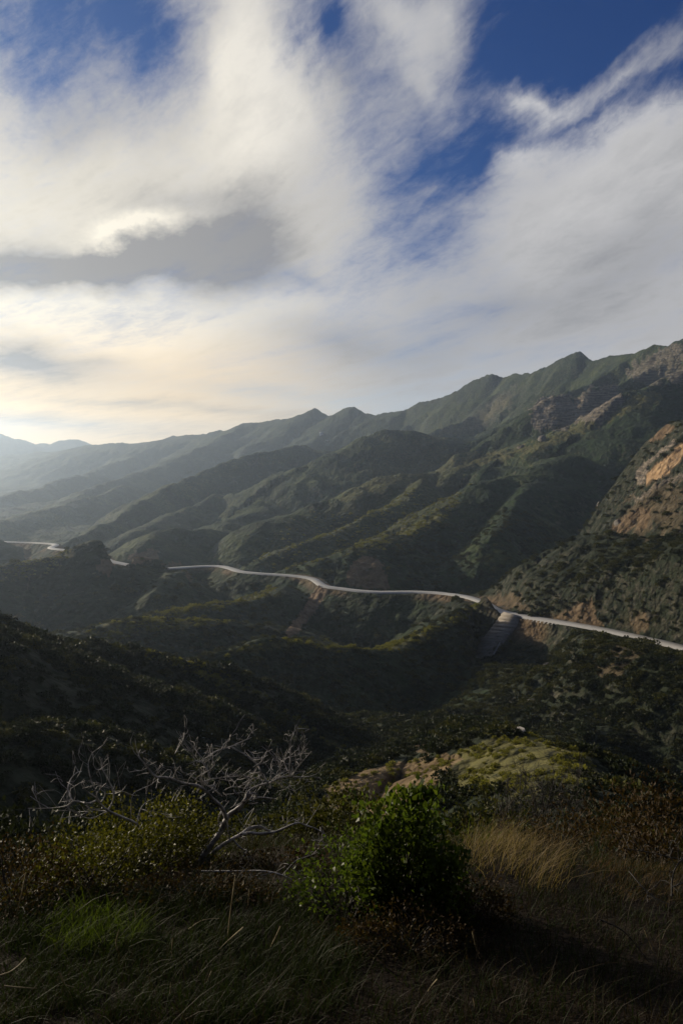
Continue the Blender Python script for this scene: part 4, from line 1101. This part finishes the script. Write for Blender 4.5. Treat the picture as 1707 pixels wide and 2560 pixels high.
b3 = at(1690, 2240, 3.3)
rt = empty('dead_shrub', b3, 'dark leafless dead shrub cut by the right edge', 'dead shrub')
part('branch', M_CHAR, [(g6((1515,440),(1515,360),(1535,300),(1568,265)), .005, .002, (0,.1), 6), (g6((1568,275),(1500,260),(1420,240),(1320,225)), .003, .001, (.1,0), 4)], 31, rt, b3, 3.3)
part('branch', M_CHAR, [(g6((1440,450),(1380,400),(1340,350),(1318,325)), .004, .001, (0,.1), 4), (g6((1515,400),(1560,380),(1620,370)), .004, .001, (0,.1), 4), (g6((1545,240),(1548,200)), .002, .001, (.1,.1), 0)], 32, rt, b3, 3.3)

# charred stems beyond the ledge
for q in range(4):
    g = np.random.default_rng(70 + q)
    px0 = [1285, 1360, 1425, 1330][q]; D = [8.2, 8.0, 8.6, 9.4][q]
    bz = at(px0, 2110, D)
    root = empty('burnt_shrub', bz, ['clump of charred upright stems left of the other burnt clumps', 'clump of charred stems with one pale curled blade before it', 'tall dark charred stems furthest from the green bush', 'burnt stems half hidden behind the front clumps'][q], 'dead shrub', 'burnt stems beyond the ledge')
    for j in range(7):
        B = Build()
        x0 = px0 + g.uniform(-45, 45); h = g.uniform(90, 200)
        limb(B, [(x0, 2125), (x0 + g.normal()*9, 2125 - h*.5), (x0 + g.normal()*16, 2125 - h)], D, .010, .003, (g.normal()*.2, g.normal()*.3), 400 + q*20 + j, 6)
        B.obj('stem', M_CHAR, root, bz)

# ------------------------------------------------------------------ dry stalks that stand out one by one
STALKS = [(g5((1075,340),(1060,440),(1045,560),(1030,700),(1015,850),(1000,1000)), 2.7, 'tallest thin dry stalk standing near the middle of the dark foreground'),
          (g5((545,590),(528,650),(540,700),(560,740),(545,780)), 2.7, 'forked dry stem in front of the bright green grass tuft'),
          (g5((580,465),(600,480),(620,510),(615,570),(620,620)), 2.9, 'curled dry stem at the right end of the bright green grass tuft'),
          (g5((360,375),(400,410),(420,450)), 3.2, 'short bent straw in the dry brush above the green grass tuft'),
          (g5((275,790),(300,850),(325,890)), 2.4, 'pale yellow straw lying below the green grass tuft'),
          (g5((1280,575),(1230,680),(1180,780),(1100,900)), 2.6, 'long slanting dry stem right of the tallest stalk'),
          (g5((0,800),(60,780),(120,720)), 2.5, 'pale bent straw at the left edge below the grass'),
          (g5((790,630),(783,690),(790,740)), 2.6, 'short upright pale straw between the tuft and the tall stalk'),
          (g5((120,330),(100,430),(75,530)), 3.1, 'slim dry stalk at the left above the grass'),
          (g5((860,590),(920,545),(1000,540)), 2.8, 'arching straw left of the tallest stalk'),
          (g5((1137,405),(1134,440),(1132,480)), 2.9, 'short white straw right of the tallest stalk top'),
          (g5((965,780),(950,815),(925,860)), 2.4, 'bright slanting straw low in the middle'),
          (g5((768,1020),(774,930),(780,830)), 2.3, 'thin upright straw reaching the bottom edge'),
          (g5((1110,580),(1040,640),(1000,680)), 2.6, 'yellow straw crossing the tallest stalk'),
          (g5((20,848),(100,855),(170,858)), 2.4, 'level pale straw near the lower left corner'),
          (g6((605,600),(620,680),(640,740),(690,775)), 2.6, 'curved pale straw below the green bush'),
          (g6((1190,548),(1290,590),(1350,660),(1410,740)), 2.6, 'long dark fallen stem in the lower right'),
          (g6((1390,590),(1415,655),(1440,720)), 2.6, 'slim pale straw above the long dark stem at the right'),
          (g6((445,820),(400,870),(385,940)), 2.3, 'slanting straw at the bottom under the green bush'),
          (g6((742,85),(750,108),(757,132)), 4.6, 'thin white straw beyond the golden grass'),
          (g6((868,104),(890,108),(905,128)), 4.6, 'white curled blade behind the golden grass'),
          (g6((610,905),(618,960)), 2.2, 'tiny straw at the bottom edge, right of centre')]
for q, (pts_, D, lb) in enumerate(STALKS):
    B = Build(); lf = limb(B, pts_, D, .0028 if q not in (19, 20) else .006, .0014, (0, .05), 900 + q, 0, 5, False)
    o0 = np.mean(lf, 0)
    tag(B.obj('dry_stalk', M_STRAW if q != 16 else M_STEM, None, (0,0,0)), lb, 'stalk', 'dry stalks in the foreground')

# ------------------------------------------------------------------ grass
def grass(name, poly, n, h, w, mat, lean=(.25, .1), dmax=6.0, curl=.5, clump=True):
    if poly is None:
        a = rng.uniform(R(-30), R(30), n*4); r = rng.uniform(1.7, dmax, n*4)
    else:
        q = np.array(poly); ax_ = np.arctan((q[:, 0] - CX)/F); a = rng.uniform(ax_.min() - .12, ax_.max() + .12, n*20); r = rng.uniform(1.9, dmax, n*20)
    x, y = r*np.sin(a), r*np.cos(a)
    z = terrain_at(x, y)[0]
    px, py = project(x, y, z)
    k = np.ones(len(x), bool) if poly is None else inside(px + 60*perlin(x*4, y*4) + rng.normal(0, 16, len(x)), py + 30*perlin(x*4+7, y*4) + rng.normal(0, 7, len(x)), poly)
    if clump: k &= (fbm(x*4.5, y*4.5, 3) + rng.uniform(-.6, .6, len(x)) > -.1)
    i = np.nonzero(k)[0][:n]
    P = np.stack([x[i], y[i], z[i] - .01], 1); m = len(i)
    H = h*np.exp(rng.normal(0, .35, m))
    ln = np.stack([lean[0] + rng.normal(0, .45, m), lean[1] + rng.normal(0, .45, m)], 1)
    B = Build(); B.blades(P, H, ln, w*rng.uniform(.6, 1.3, m), curl*rng.uniform(.3, 1.3, m))
    return tag(B.obj(name, mat), kind='stuff')
M_GG = leaf_mat('fresh_grass', rgb(.034,.064,.006), rgb(.11,.145,.014), rgb(.07,.10,.010), .5)
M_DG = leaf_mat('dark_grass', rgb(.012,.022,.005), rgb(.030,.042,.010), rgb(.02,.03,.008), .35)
M_GOLD = leaf_mat('golden_grass', rgb(.12,.085,.038), rgb(.36,.27,.14), rgb(.22,.16,.08), .4)
M_TAN = leaf_mat('tan_grass', rgb(.06,.035,.012), rgb(.15,.09,.03), rgb(.10,.06,.02), .35)
M_LIT = leaf_mat('dry_litter', rgb(.014,.010,.005), rgb(.050,.036,.019), rgb(.03,.021,.011), .2)
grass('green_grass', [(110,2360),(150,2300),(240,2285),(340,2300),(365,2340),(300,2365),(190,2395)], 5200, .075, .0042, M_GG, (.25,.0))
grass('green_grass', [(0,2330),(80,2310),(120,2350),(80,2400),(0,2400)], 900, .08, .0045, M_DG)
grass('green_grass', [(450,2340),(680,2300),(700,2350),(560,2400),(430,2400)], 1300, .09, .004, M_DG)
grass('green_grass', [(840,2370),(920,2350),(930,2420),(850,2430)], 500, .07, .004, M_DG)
grass('golden_grass', [(1165,2130),(1180,2060),(1290,2085),(1330,2140),(1400,2165),(1410,2215),(1330,2230),(1240,2225),(1190,2190)], 1700, .145, .0034, M_GOLD, (.5,.1))
grass('golden_grass', [(1450,2150),(1707,2150),(1707,2260),(1500,2240)], 2600, .05, .003, M_TAN, (.4,.0))
grass('green_grass', [(1170,2060),(1260,2050),(1300,2090),(1240,2110),(1180,2110)], 500, .16, .006, M_GG)
grass('green_grass', [(1400,2090),(1600,2050),(1650,2110),(1480,2150)], 1500, .2, .006, M_DG, dmax=7)
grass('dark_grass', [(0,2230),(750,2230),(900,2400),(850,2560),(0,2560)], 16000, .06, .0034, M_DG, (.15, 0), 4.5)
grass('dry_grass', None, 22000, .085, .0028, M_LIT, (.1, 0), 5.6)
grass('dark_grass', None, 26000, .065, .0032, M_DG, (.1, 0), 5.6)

# ------------------------------------------------------------------ render settings
C.view_settings.view_transform = 'Standard'
C.view_settings.look = 'None'
C.view_settings.exposure = 0.15
C.view_settings.gamma = 1
C.render.engine = 'CYCLES'
C.cycles.use_denoising = True
C.cycles.max_bounces = 6
C.cycles.volume_bounces = 1
C.cycles.transparent_max_bounces = 8
